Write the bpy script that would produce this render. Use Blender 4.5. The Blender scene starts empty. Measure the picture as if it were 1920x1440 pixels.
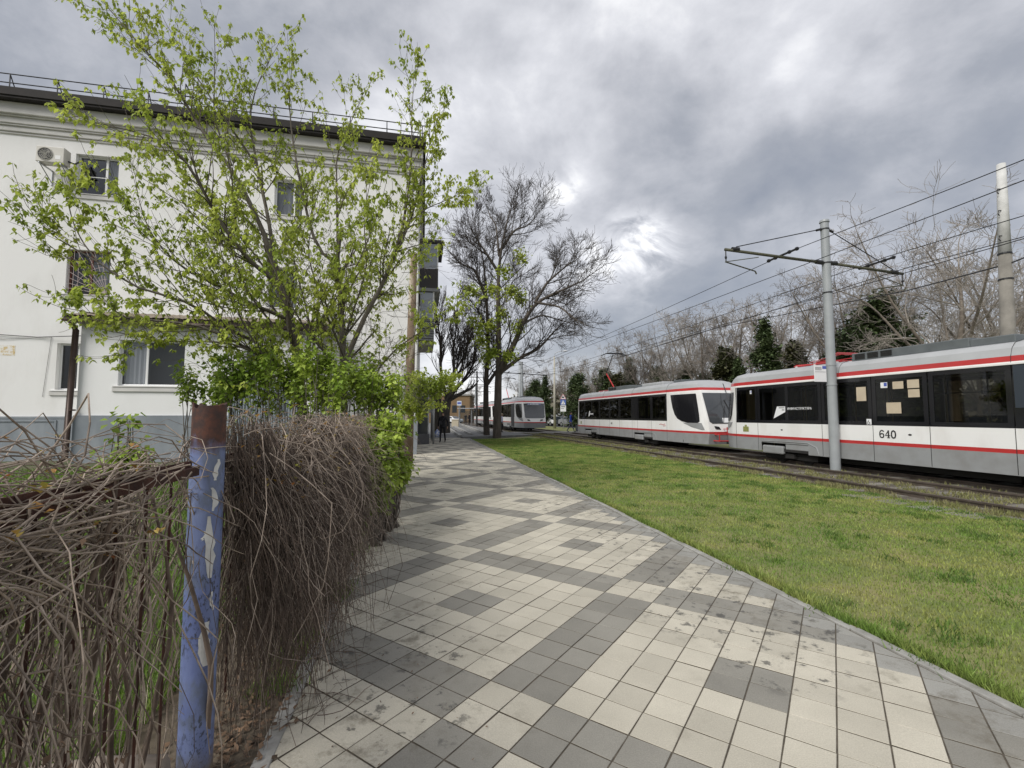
import bpy, math, random
import numpy as np
from mathutils import Matrix, Vector
random.seed(7); rng = np.random.default_rng(7)
sc = bpy.context.scene
COL = sc.collection
R = math.radians
F = 880.0; PITCH = math.atan(59/F); CH = 1.55      # focal length in photo pixels, upward pitch, eye height
# ---------------- camera
cd = bpy.data.cameras.new('camera'); cam = bpy.data.objects.new('camera', cd); COL.objects.link(cam)
cam.location = (0, 0, CH); cam.rotation_euler = (R(90)+PITCH, 0, 0)
cd.sensor_width = 36; cd.lens = 36*F/1920; cd.clip_start = .05; cd.clip_end = 3000
sc.camera = cam
# ---------------- sun, view
SUN_EL, SUN_AZ = R(42), R(221)      # azimuth measured from +Y clockwise: behind the camera, slightly left
sd = bpy.data.lights.new('sun', 'SUN'); sd.energy = 1.5; sd.angle = R(30); sd.color = (1, .965, .91)
sun = bpy.data.objects.new('sun', sd); COL.objects.link(sun)
sv = Vector((math.sin(SUN_AZ)*math.cos(SUN_EL), math.cos(SUN_AZ)*math.cos(SUN_EL), math.sin(SUN_EL)))
sun.rotation_euler = sv.to_track_quat('Z', 'Y').to_euler(); sun.location = (0, 0, 60)
sc.view_settings.view_transform = 'Standard'; sc.view_settings.look = 'None'
sc.view_settings.exposure = 1.0; sc.view_settings.gamma = 1; sc.view_settings.use_curve_mapping = False
try:
    sc.cycles.max_bounces = 6; sc.cycles.transparent_max_bounces = 16; sc.cycles.diffuse_bounces = 3
except Exception: pass
# ---------------- sky
W = bpy.data.worlds.new('World'); sc.world = W; W.use_nodes = True
nt = W.node_tree; N = nt.nodes; Lk = nt.links
for n in list(N): N.remove(n)
out = N.new('ShaderNodeOutputWorld'); bg = N.new('ShaderNodeBackground'); bg.inputs[1].default_value = .1
Lk.new(bg.outputs[0], out.inputs[0])
sky = N.new('ShaderNodeTexSky'); sky.sky_type = 'NISHITA'; sky.sun_disc = False
sky.sun_elevation = SUN_EL; sky.sun_rotation = SUN_AZ
tc = N.new('ShaderNodeTexCoord')
def mth(op, a, b=None, c=None, clamp=False):
    m = N.new('ShaderNodeMath'); m.operation = op; m.use_clamp = clamp
    for i, v in enumerate((a, b, c)):
        if v is None: continue
        if isinstance(v, (int, float)): m.inputs[i].default_value = v
        else: Lk.new(v, m.inputs[i])
    return m.outputs[0]
sx = N.new('ShaderNodeSeparateXYZ'); Lk.new(tc.outputs['Generated'], sx.inputs[0])
zz = mth('MAXIMUM', sx.outputs[2], 0.0); zd = mth('ADD', zz, .42)
cx = N.new('ShaderNodeCombineXYZ')
Lk.new(sx.outputs[0], cx.inputs[0]); Lk.new(sx.outputs[1], cx.inputs[1]); Lk.new(mth('MULTIPLY', mth('POWER', zz, .9), 1.45), cx.inputs[2])
def wnoise(scale, detail, off, rough=.55, dist=0.0):
    mp = N.new('ShaderNodeMapping'); mp.inputs['Location'].default_value = off; mp.inputs['Scale'].default_value = (1, 1, 1)
    Lk.new(cx.outputs[0], mp.inputs[0])
    t = N.new('ShaderNodeTexNoise'); t.inputs['Scale'].default_value = scale; t.inputs['Detail'].default_value = detail
    t.inputs['Roughness'].default_value = rough; t.inputs['Distortion'].default_value = dist
    Lk.new(mp.outputs[0], t.inputs[0]); return t.outputs[0]
big = wnoise(1.9, 4, (3.1, 1.7, 0), .5, .3); fine = wnoise(4.6, 8, (8.2, 4.4, 0), .58, .15)
mott = wnoise(9.0, 6, (1.2, 9.4, 0), .6, .8)
def ddir(px, py):
    u = (px-960)/F; v = (720-py)/F
    d = Vector((u, math.cos(PITCH)-math.sin(PITCH)*v, math.sin(PITCH)+math.cos(PITCH)*v)); return d.normalized()
def blob(px, py, deg, amp):      # a thicker or thinner place in the cloud deck
    vm = N.new('ShaderNodeVectorMath'); vm.operation = 'DOT_PRODUCT'
    Lk.new(tc.outputs['Generated'], vm.inputs[0]); vm.inputs[1].default_value = ddir(px, py)
    k = 1/(1-math.cos(R(deg)))
    e = mth('MULTIPLY', mth('SUBTRACT', vm.outputs['Value'], 1.0), k)
    g_ = mth('MULTIPLY', mth('POWER', 2.718, e), amp)
    return g_ if deg > 3 else mth('MULTIPLY', g_, mth('SUBTRACT', mth('MULTIPLY', mott, 5.0), 1.9, None, True))
acc = mth('ADD', mth('MULTIPLY', mth('SUBTRACT', big, .5), 1.35), mth('MULTIPLY', mth('SUBTRACT', fine, .5), 1.25))
acc = mth('ADD', acc, .58)
# (photo x, y, size in degrees, brighter or darker)
BL = [(880, 130, 12, .42), (1330, 110, 12, .14), (1090, 60, 5, -.06), (60, 60, 14, -.32), (1400, 90, 8, -.16), (1700, 230, 12, -.20), (480, 160, 9, -.10), (1280, 290, 9, -.38), (1700, 330, 12, -.13),
      (960, 370, 5, -.02), (1060, 352, 1.8, .6), (1215, 460, 2.9, .8), (1120, 500, 2.9, .5), (1180, 430, 2.5, .35), (1150, 500, 3.5, .3), (1290, 480, 3, .12), (1200, 550, 3, .15), (1120, 590, 6, -.16),
      (1330, 600, 7, -.08), (1420, 470, 6, -.10), (900, 700, 7, .2), (1600, 640, 7, .16), (1500, 100, 7, .12), (1750, 180, 8, .04), (720, 260, 6, .04)]
for b in BL: acc = mth('ADD', acc, blob(*b))
acc = mth('MINIMUM', mth('MAXIMUM', acc, 0.0), 1.0)
rp = N.new('ShaderNodeValToRGB'); Lk.new(acc, rp.inputs[0]); el = rp.color_ramp.elements
el[0].position = .05; el[0].color = (.225, .243, .285, 1); el[1].position = 1.0; el[1].color = (.80, .80, .81, 1)
for p_, c_ in ((.33, (.305, .318, .352, 1)), (.55, (.43, .437, .468, 1)), (.78, (.585, .59, .62, 1))):
    e = el.new(p_); e.color = c_
sc10 = N.new('ShaderNodeVectorMath'); sc10.operation = 'SCALE'; Lk.new(rp.outputs[0], sc10.inputs[0]); sc10.inputs['Scale'].default_value = 6.7
mx = N.new('ShaderNodeMix'); mx.data_type = 'RGBA'; mx.inputs[0].default_value = .93
Lk.new(sky.outputs[0], mx.inputs[6]); Lk.new(sc10.outputs[0], mx.inputs[7]); Lk.new(mx.outputs[2], bg.inputs[0])
W.cycles.sampling_method = 'MANUAL'; W.cycles.sample_map_resolution = 512

# ================= helpers
def ray(px, py):
    u = (px-960)/F; v = (720-py)/F
    return np.array([u, math.cos(PITCH)-math.sin(PITCH)*v, math.sin(PITCH)+math.cos(PITCH)*v])
def at(px, py, Y):              # world point seen at a photo pixel, Y metres ahead
    d = ray(px, py); return np.array([0, 0, CH]) + d*(Y/d[1])
def gr(px, py, z=0.0):          # point on the ground
    d = ray(px, py); return np.array([0, 0, CH]) + d*((z-CH)/d[2])
PA = R(-10.7); TA = R(-12.3)
def fr(ang):
    D = np.array([math.sin(ang), math.cos(ang)]); Pn = np.array([math.cos(ang), -math.sin(ang)])
    def f(s, t, z=0.0): q = D*s+Pn*t; return np.array([q[0], q[1], z])
    return f
path = fr(PA); trk = fr(TA)
def inv(ang, p): return p[0]*math.sin(ang)+p[1]*math.cos(ang), p[0]*math.cos(ang)-p[1]*math.sin(ang)

class MB:
    def __init__(s): s.v = []; s.f = []; s.m = []
    def add(s, vs, fs, m=0):
        b = len(s.v); s.v += [tuple(float(c) for c in q) for q in vs]
        for f in fs: s.f.append(tuple(i+b for i in f)); s.m.append(m)
        return s
    def poly(s, vs, m=0): return s.add(vs, [tuple(range(len(vs)))], m)
    def box(s, lo, hi, fn=None, m=0):
        x0, y0, z0 = lo; x1, y1, z1 = hi
        vs = [(x, y, z) for z in (z0, z1) for x, y in ((x0, y0), (x1, y0), (x1, y1), (x0, y1))]
        if fn: vs = [fn(*q) for q in vs]
        return s.add(vs, [(3, 2, 1, 0), (4, 5, 6, 7), (0, 1, 5, 4), (1, 2, 6, 5), (2, 3, 7, 6), (3, 0, 4, 7)], m)
    def cbox(s, c, sz, rz=0, m=0):
        cc, sn = math.cos(rz), math.sin(rz)
        return s.box([-q/2 for q in sz], [q/2 for q in sz], lambda x, y, z: (c[0]+x*cc-y*sn, c[1]+x*sn+y*cc, c[2]+z), m)
    def tube(s, pts, r, n=8, m=0, cap=True):
        pts = [np.array(p, float) for p in pts]; k = len(pts)
        rs = r if hasattr(r, '__len__') else [r]*k
        b = len(s.v); vs = []
        for i, p in enumerate(pts):
            t = pts[min(i+1, k-1)]-pts[max(i-1, 0)]; t = t/(np.linalg.norm(t)+1e-9)
            a = np.array([0, 0, 1.]) if abs(t[2]) < .9 else np.array([1., 0, 0])
            u = np.cross(t, a); u /= np.linalg.norm(u); w = np.cross(t, u)
            for j in range(n):
                q = 2*math.pi*j/n; vs.append(p+rs[i]*(math.cos(q)*u+math.sin(q)*w))
        fs = [(i*n+j, i*n+(j+1) % n, (i+1)*n+(j+1) % n, (i+1)*n+j) for i in range(k-1) for j in range(n)]
        if cap: fs += [tuple(reversed(range(n))), tuple((k-1)*n+j for j in range(n))]
        return s.add(vs, fs, m)
    def prism(s, poly, axis_fn, d0, d1, m=0):      # poly of (a,b); axis_fn(a,b,d)
        n = len(poly); vs = [axis_fn(a, b, d0) for a, b in poly]+[axis_fn(a, b, d1) for a, b in poly]
        fs = [tuple(reversed(range(n))), tuple(range(n, 2*n))]+[(i, (i+1) % n, (i+1) % n+n, i+n) for i in range(n)]
        return s.add(vs, fs, m)
    def ball(s, c, r, n=8, k=5, m=0):
        vs = []; fs = []
        for i in range(k+1):
            ph = math.pi*i/k
            for j in range(n):
                th = 2*math.pi*j/n; vs.append((c[0]+r[0]*math.sin(ph)*math.cos(th), c[1]+r[1]*math.sin(ph)*math.sin(th), c[2]+r[2]*math.cos(ph)))
        fs = [(i*n+j, i*n+(j+1) % n, (i+1)*n+(j+1) % n, (i+1)*n+j) for i in range(k) for j in range(n)]
        return s.add(vs, fs, m)
    def mesh(s, name, mats, smooth=False):
        me = bpy.data.meshes.new(name); me.from_pydata(s.v, [], s.f)
        for m in (mats if isinstance(mats, (list, tuple)) else [mats]): me.materials.append(m)
        me.polygons.foreach_set('material_index', s.m)
        if smooth: me.polygons.foreach_set('use_smooth', [True]*len(s.f))
        me.update(); return me
    def build(s, name, mats, parent=None, smooth=False, bevel=0, **props):
        return link(name, s.mesh(name, mats, smooth), parent, bevel, **props)
def wmat(o):
    m = o.matrix_basis.copy()
    return m if o.parent is None else wmat(o.parent) @ o.matrix_parent_inverse @ m
def link(name, me, parent=None, bevel=0, **props):
    o = bpy.data.objects.new(name, me); COL.objects.link(o)
    if parent is not None: o.parent = parent; o.matrix_parent_inverse = wmat(parent).inverted()
    for k, v in props.items(): o[k] = v
    if bevel:
        b = o.modifiers.new('bevel', 'BEVEL'); b.width = bevel; b.segments = 2; b.limit_method = 'ANGLE'; b.angle_limit = R(40)
    return o
def thing(name, label, cat, loc=(0, 0, 0), rz=0, group=None):
    o = bpy.data.objects.new(name, None); COL.objects.link(o); o.empty_display_size = .2
    o.location = [float(c) for c in loc]; o.rotation_euler = (0, 0, rz); o['label'] = label; o['category'] = cat
    if group: o['group'] = group
    return o
def kids(o): return [c for c in bpy.data.objects if c.parent == o]
def copy_tree(root, label=None, group=None, loc=None, rz=None, scale=None):
    def cp(o, par, ks):
        c = o.copy(); COL.objects.link(c)
        if par is not None: c.parent = par
        for k in ks.get(o.name, []): cp(k, c, ks)
        return c
    ks = {}
    for o in bpy.data.objects:
        if o.parent: ks.setdefault(o.parent.name, []).append(o)
    r = cp(root, None, ks)
    if label: r['label'] = label
    if group: r['group'] = group
    if loc is not None: r.location = [float(c) for c in loc]
    if rz is not None: r.rotation_euler = (0, 0, rz)
    if scale is not None: r.scale = (scale,)*3
    return r
def npmesh(name, V, Fc, mats, smooth=False, attr=None):
    V = np.asarray(V, np.float32).reshape(-1, 3); Fc = np.asarray(Fc, np.int32); m, k = Fc.shape
    me = bpy.data.meshes.new(name); me.vertices.add(len(V)); me.vertices.foreach_set('co', V.ravel())
    me.loops.add(m*k); me.loops.foreach_set('vertex_index', Fc.ravel())
    me.polygons.add(m); me.polygons.foreach_set('loop_start', np.arange(0, m*k, k, dtype=np.int32))
    try: me.polygons.foreach_set('loop_total', np.full(m, k, np.int32))
    except Exception: pass
    me.update(calc_edges=True)
    if smooth: me.polygons.foreach_set('use_smooth', np.ones(m, bool))
    for q in (mats if isinstance(mats, (list, tuple)) else [mats]): me.materials.append(q)
    if attr is not None:
        a = me.attributes.new('rv', 'FLOAT', 'FACE'); a.data.foreach_set('value', np.asarray(attr, np.float32))
    return me
def strands(P, Rd, n=4):       # P (S,K,3), Rd (S,K) -> verts, quads
    P = np.asarray(P, float); Rd = np.asarray(Rd, float); S, K, _ = P.shape
    T = np.empty_like(P); T[:, 1:-1] = P[:, 2:]-P[:, :-2]; T[:, 0] = P[:, 1]-P[:, 0]; T[:, -1] = P[:, -1]-P[:, -2]
    T /= np.linalg.norm(T, axis=2, keepdims=True)+1e-9
    m = (P[:, -1]-P[:, 0]); m /= np.linalg.norm(m, axis=1, keepdims=True)+1e-9
    A = np.where(np.abs(m[:, 2:3]) < .8, np.array([[0, 0, 1.]]), np.array([[1., .3, 0]]))[:, None, :]
    U = np.cross(T, np.broadcast_to(A, T.shape)); U /= np.linalg.norm(U, axis=2, keepdims=True)+1e-9
    Wv = np.cross(T, U); q = np.arange(n)*2*math.pi/n
    V = P[:, :, None, :]+Rd[:, :, None, None]*(np.cos(q)[None, None, :, None]*U[:, :, None, :]+np.sin(q)[None, None, :, None]*Wv[:, :, None, :])
    idx = np.arange(S*K*n).reshape(S, K, n); a = idx[:, :-1]; b = idx[:, 1:]
    Fc = np.stack([a, np.roll(a, -1, 2), np.roll(b, -1, 2), b], -1).reshape(-1, 4)
    return V.reshape(-1, 3), Fc
def join(parts):
    Vs = []; Fs = []; b = 0
    for v, f in parts: Vs.append(v); Fs.append(f+b); b += len(v)
    return np.concatenate(Vs), np.concatenate(Fs)
def norm(v): return v/(np.linalg.norm(v)+1e-9)
class Tree:
    """collects branches of equal point counts and tips for leaves"""
    def __init__(s, seed): s.g = {}; s.tips = []; s.r = np.random.default_rng(seed)
    def put(s, P, Rd, n): s.g.setdefault((len(P), n), []).append((P, Rd))
    def side(s, p, d, L, r, lvl, up=.15, spread=(30, 55), ratio=.62, kids_=(4, 7), wob=.22, rmin=.0025, leaf=False, K=5):
        rg = s.r; P = [p]; q = p; dd = norm(d); st = L/(K-1)
        for i in range(K-1):
            dd = norm(dd+rg.normal(0, wob, 3)*.6+np.array([0, 0, up*.5])); q = q+dd*st; P.append(q)
        P = np.array(P); r1 = max(r*.35, rmin); Rd = np.linspace(r, r1, K)
        s.put(P, Rd, 5 if r > .02 else 3)
        if leaf and lvl <= 1:
            for i in range(1, K): s.tips.append((P[i], dd))
        if lvl == 0: s.tips.append((P[-1], dd)); return
        for j in range(rg.integers(kids_[0], kids_[1]+1)):
            f = rg.uniform(.2, 1)*(K-1); i = min(int(f), K-2); o = P[i]+(P[i+1]-P[i])*(f-i); t = norm(P[i+1]-P[i])
            az = norm(np.cross(t, rg.normal(0, 1, 3))); a = R(rg.uniform(*spread))
            s.side(o, t*math.cos(a)+az*math.sin(a), L*ratio*rg.uniform(.7, 1.2), max(r*.5*(1-.4*f/(K-1)), rmin), lvl-1, up, spread, ratio, kids_, wob, rmin, leaf, K)
    def guide(s, pts, r0, r1, n_side, L, lvl, start=.25, K=13, n=8, **kw):
        pts = np.array(pts, float); seg = np.r_[0, np.cumsum(np.linalg.norm(np.diff(pts, axis=0), axis=1))]
        tt = np.linspace(0, seg[-1], K); P = np.stack([np.interp(tt, seg, pts[:, i]) for i in range(3)], 1)
        P[1:-1] = (P[:-2]+2*P[1:-1]+P[2:])/4
        P[1:-1] += s.r.normal(0, .012*seg[-1]/K, (K-2, 3))
        Rd = np.linspace(r0, r1, K); s.put(P, Rd, n)
        rg = s.r
        for j in range(n_side):
            f = (start+(1-start)*(j+rg.uniform(0, 1))/n_side)*(K-1); i = min(int(f), K-2); o = P[i]+(P[i+1]-P[i])*(f-i); t = norm(P[i+1]-P[i])
            az = norm(np.cross(t, rg.normal(0, 1, 3))); a = R(rg.uniform(*kw.get('spread', (30, 60))))
            rr = (r0+(r1-r0)*f/(K-1))
            s.side(o, t*math.cos(a)+az*math.sin(a), L*rg.uniform(.6, 1.15)*(1.1-.45*f/(K-1)), min(rr*.5, .05), lvl, **kw)
        s.side(P[-1], norm(P[-1]-P[-2]), L*.6, r1, max(lvl-1, 0), **kw)
        return P
    def mesh(s, name, m, pick=lambda n: True):
        parts = [strands(np.array([a for a, _ in l]), np.array([b for _, b in l]), k[1]) for k, l in s.g.items() if pick(k[1])]
        V, Fc = join(parts); return npmesh(name, V, Fc, m, True)
def leaves(pos, rg, k=(3, 6), ln=(.05, .09), wd=.38, droop=.6, spread=.03):
    """clusters of folded leaflets at pos (N,3)"""
    pos = np.asarray(pos); cnt = rg.integers(k[0], k[1]+1, len(pos)); B = np.repeat(pos, cnt, 0); n = len(B)
    B = B+rg.normal(0, spread, (n, 3)); az = rg.uniform(0, 2*math.pi, n)
    A = np.stack([np.cos(az), np.sin(az), -droop+rg.normal(0, .35, n)], 1); A /= np.linalg.norm(A, axis=1, keepdims=True)
    S = np.cross(A, [0, 0, 1.]); S /= np.linalg.norm(S, axis=1, keepdims=True)+1e-9
    tilt = rg.normal(0, .5, n)[:, None]; Up = np.cross(S, A); S = S*np.cos(tilt)+Up*np.sin(tilt)
    L = rg.uniform(ln[0], ln[1], n)[:, None]; w = L*wd*rg.uniform(.7, 1.2, n)[:, None]
    mid = B+A*L*.45
    V = np.stack([B, mid-S*w+Up*L*.08, B+A*L+np.array([0, 0, -1])*L*.2, mid+S*w+Up*L*.08], 1)
    Fc = np.arange(4*n).reshape(n, 4); return V.reshape(-1, 3), Fc

# ================= materials
def M(name, c1, c2=None, scale=4, rough=.8, metal=0, bump=0, bscale=60, detail=5, spec=.5, contrast=(.35, .65), trans=0, attr=0, space='obj', stretch=(1, 1, 1), coat=0):
    m = bpy.data.materials.new(name); m.use_nodes = True; t = m.node_tree; n = t.nodes; l = t.links
    b = n['Principled BSDF']; b.inputs['Roughness'].default_value = rough; b.inputs['Metallic'].default_value = metal
    b.inputs['Specular IOR Level'].default_value = spec; b.inputs['Coat Weight'].default_value = coat
    c1 = (*c1, 1); co = None
    if c2 is not None or bump:
        if space == 'obj': src = n.new('ShaderNodeTexCoord').outputs['Object']
        else: src = n.new('ShaderNodeNewGeometry').outputs['Position']
        mp = n.new('ShaderNodeMapping'); mp.inputs['Scale'].default_value = stretch; l.new(src, mp.inputs[0]); co = mp.outputs[0]
    col = None
    if c2 is not None:
        nz = n.new('ShaderNodeTexNoise'); nz.inputs['Scale'].default_value = scale; nz.inputs['Detail'].default_value = detail; nz.inputs['Roughness'].default_value = .6
        l.new(co, nz.inputs[0]); mr = n.new('ShaderNodeMapRange'); mr.inputs[1].default_value = contrast[0]; mr.inputs[2].default_value = contrast[1]
        l.new(nz.outputs[0], mr.inputs[0]); mix = n.new('ShaderNodeMix'); mix.data_type = 'RGBA'; l.new(mr.outputs[0], mix.inputs[0])
        mix.inputs[6].default_value = c1; mix.inputs[7].default_value = (*c2, 1); col = mix.outputs[2]
    if attr:
        at_ = n.new('ShaderNodeAttribute'); at_.attribute_name = 'rv'
        oi = n.new('ShaderNodeObjectInfo'); ad = n.new('ShaderNodeMath'); ad.operation = 'ADD'; l.new(at_.outputs['Fac'], ad.inputs[0]); l.new(oi.outputs['Random'], ad.inputs[1])
        fx = n.new('ShaderNodeMath'); fx.operation = 'FRACT'; l.new(ad.outputs[0], fx.inputs[0])
        mr = n.new('ShaderNodeMapRange'); mr.inputs[3].default_value = 1-attr; mr.inputs[4].default_value = 1+attr; l.new(fx.outputs[0], mr.inputs[0])
        vm = n.new('ShaderNodeVectorMath'); vm.operation = 'SCALE'; l.new(mr.outputs[0], vm.inputs['Scale'])
        if col is not None: l.new(col, vm.inputs[0])
        else: vm.inputs[0].default_value = c1[:3]
        col = vm.outputs[0]
    if col is not None: l.new(col, b.inputs['Base Color'])
    else: b.inputs['Base Color'].default_value = c1
    if bump:
        nb = n.new('ShaderNodeTexNoise'); nb.inputs['Scale'].default_value = bscale; nb.inputs['Detail'].default_value = 6; l.new(co, nb.inputs[0])
        bp = n.new('ShaderNodeBump'); bp.inputs['Strength'].default_value = bump; bp.inputs['Distance'].default_value = .01
        l.new(nb.outputs[0], bp.inputs['Height']); l.new(bp.outputs[0], b.inputs['Normal'])
    if trans:
        tr = n.new('ShaderNodeBsdfTranslucent'); ms = n.new('ShaderNodeMixShader'); ms.inputs[0].default_value = trans
        if col is not None: l.new(col, tr.inputs[0])
        else: tr.inputs[0].default_value = c1
        l.new(b.outputs[0], ms.inputs[1]); l.new(tr.outputs[0], ms.inputs[2]); l.new(ms.outputs[0], n['Material Output'].inputs[0])
    return m
def glass(name, tint=(.25, .26, .27), rough=.02):
    m = bpy.data.materials.new(name); m.use_nodes = True; t = m.node_tree; n = t.nodes; l = t.links; n.remove(n['Principled BSDF'])
    tr = n.new('ShaderNodeBsdfTransparent'); tr.inputs[0].default_value = (*tint, 1); g = n.new('ShaderNodeBsdfGlossy'); g.inputs['Roughness'].default_value = rough
    g.inputs[0].default_value = (.9, .92, .95, 1); fr_ = n.new('ShaderNodeFresnel'); fr_.inputs[0].default_value = 1.5; ms = n.new('ShaderNodeMixShader')
    l.new(fr_.outputs[0], ms.inputs[0]); l.new(tr.outputs[0], ms.inputs[1]); l.new(g.outputs[0], ms.inputs[2]); l.new(ms.outputs[0], n['Material Output'].inputs[0]); return m
PLASTER = M('white_plaster', (.81, .805, .79), (.70, .69, .665), .9, .9, bump=.35, bscale=12, contrast=(.45, .80), stretch=(1, 1, .45), detail=9)
PLINTH = M('grey_plinth_paint', (.20, .225, .25), (.29, .315, .34), 1.3, .75, bump=.25, bscale=14, stretch=(1, 1, .35))
CORN = M('cornice_plaster', (.66, .645, .62), (.55, .54, .52), 1.2, .9, bump=.2, bscale=20)
ROOFM = M('dark_roof_metal', (.012, .010, .009), (.02, .016, .014), 3, .8, 0)
RAILM = M('black_rail_metal', (.03, .032, .035), None, rough=.5, metal=.3)
BROWNP = M('brown_pipe_metal', (.045, .028, .022), (.065, .04, .03), 4, .45, .3)
PVC = M('white_window_plastic', (.78, .78, .77), None, rough=.35)
DGL = glass('window_glass', (.55, .57, .6))
ROOM = M('dim_room_interior', (.09, .095, .10), (.17, .17, .165), .8, .9)
CURT = M('grey_white_curtain', (.42, .42, .41), (.5, .5, .49), 30, .9, stretch=(6, 6, .3))
REDWOOD = M('red_brown_window_wood', (.16, .055, .035), (.11, .04, .03), 6, .6)
CONC = M('concrete', (.34, .335, .32), (.25, .245, .23), 5, .85, bump=.3, bscale=40)
CONCD = M('weathered_concrete', (.24, .225, .195), (.16, .15, .13), 3, .9, bump=.4, bscale=30)
POLEG = M('grey_pole_paint', (.33, .35, .36), (.29, .31, .32), 3, .45, bump=.05, bscale=80)
STEEL = M('galvanised_steel', (.45, .46, .47), (.36, .37, .38), 8, .4, .7)
BLACKM = M('black_fittings', (.02, .02, .022), None, rough=.5)
WIRE = M('black_wire', (.015, .015, .018), None, rough=.6)
RUST = M('rusty_iron', (.085, .032, .02), (.045, .022, .018), 12, .75, .2, bump=.4, bscale=60)
RAILS = M('worn_rail_steel', (.17, .14, .12), (.10, .08, .065), 5, .5, .55)
SOIL = M('bare_soil', (.17, .135, .095), (.09, .073, .053), 6, .95, bump=.9, bscale=30, space='w')
GRAVEL = M('ballast_soil', (.15, .13, .105), (.075, .066, .053), 9, .95, bump=1, bscale=45, space='w', contrast=(.4, .6))
ASPH = M('pale_asphalt', (.17, .17, .165), (.12, .12, .118), 3, .9, bump=.3, bscale=80, space='w')
ROADM = M('road_asphalt', (.075, .075, .077), (.05, .05, .052), 2, .9, bump=.3, bscale=80, space='w')
TILEL = None
BARK = M('grey_brown_bark', (.15, .13, .105), (.07, .058, .045), 9, .9, bump=.8, bscale=30, stretch=(1, 1, .25))
BARKD = M('dark_bark', (.10, .088, .072), (.05, .044, .037), 8, .95, bump=.8, bscale=30, stretch=(1, 1, .25))
BARKP = M('pale_bark', (.25, .215, .175), (.15, .125, .10), 5, .9, bump=.4, bscale=20)
TWIG = M('grey_twigs', (.22, .195, .17), (.15, .13, .112), 3, .9)
TWIGP = M('pale_brown_twigs', (.36, .325, .285), (.25, .22, .19), 2, .9)
LEAF = M('fresh_spring_leaf', (.52, .58, .11), (.31, .40, .06), 1.2, .5, trans=.5, attr=.38)
LEAF2 = M('lush_shrub_leaf', (.40, .50, .08), (.19, .30, .04), 1.6, .5, trans=.38, attr=.4)
EVER = M('evergreen_needles', (.055, .085, .032), (.10, .135, .05), .9, .7, trans=.1, attr=.45)
EVER2 = M('yellowed_evergreen', (.09, .085, .035), (.055, .07, .025), .8, .7, trans=.1, attr=.4)
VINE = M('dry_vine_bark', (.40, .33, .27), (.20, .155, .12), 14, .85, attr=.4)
VINED = M('old_and_shaded_brown_vine', (.15, .11, .085), (.075, .055, .043), 10, .9, attr=.35)  # brown of old stems; on inner stems it also paints the hedge's shade
BUD = M('unfolding_vine_buds', (.34, .33, .06), (.38, .14, .05), 9, .55, trans=.3, attr=.3)
LITTER = M('dry_leaf_litter', (.20, .125, .075), (.11, .075, .05), 20, .9, attr=.5)
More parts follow.
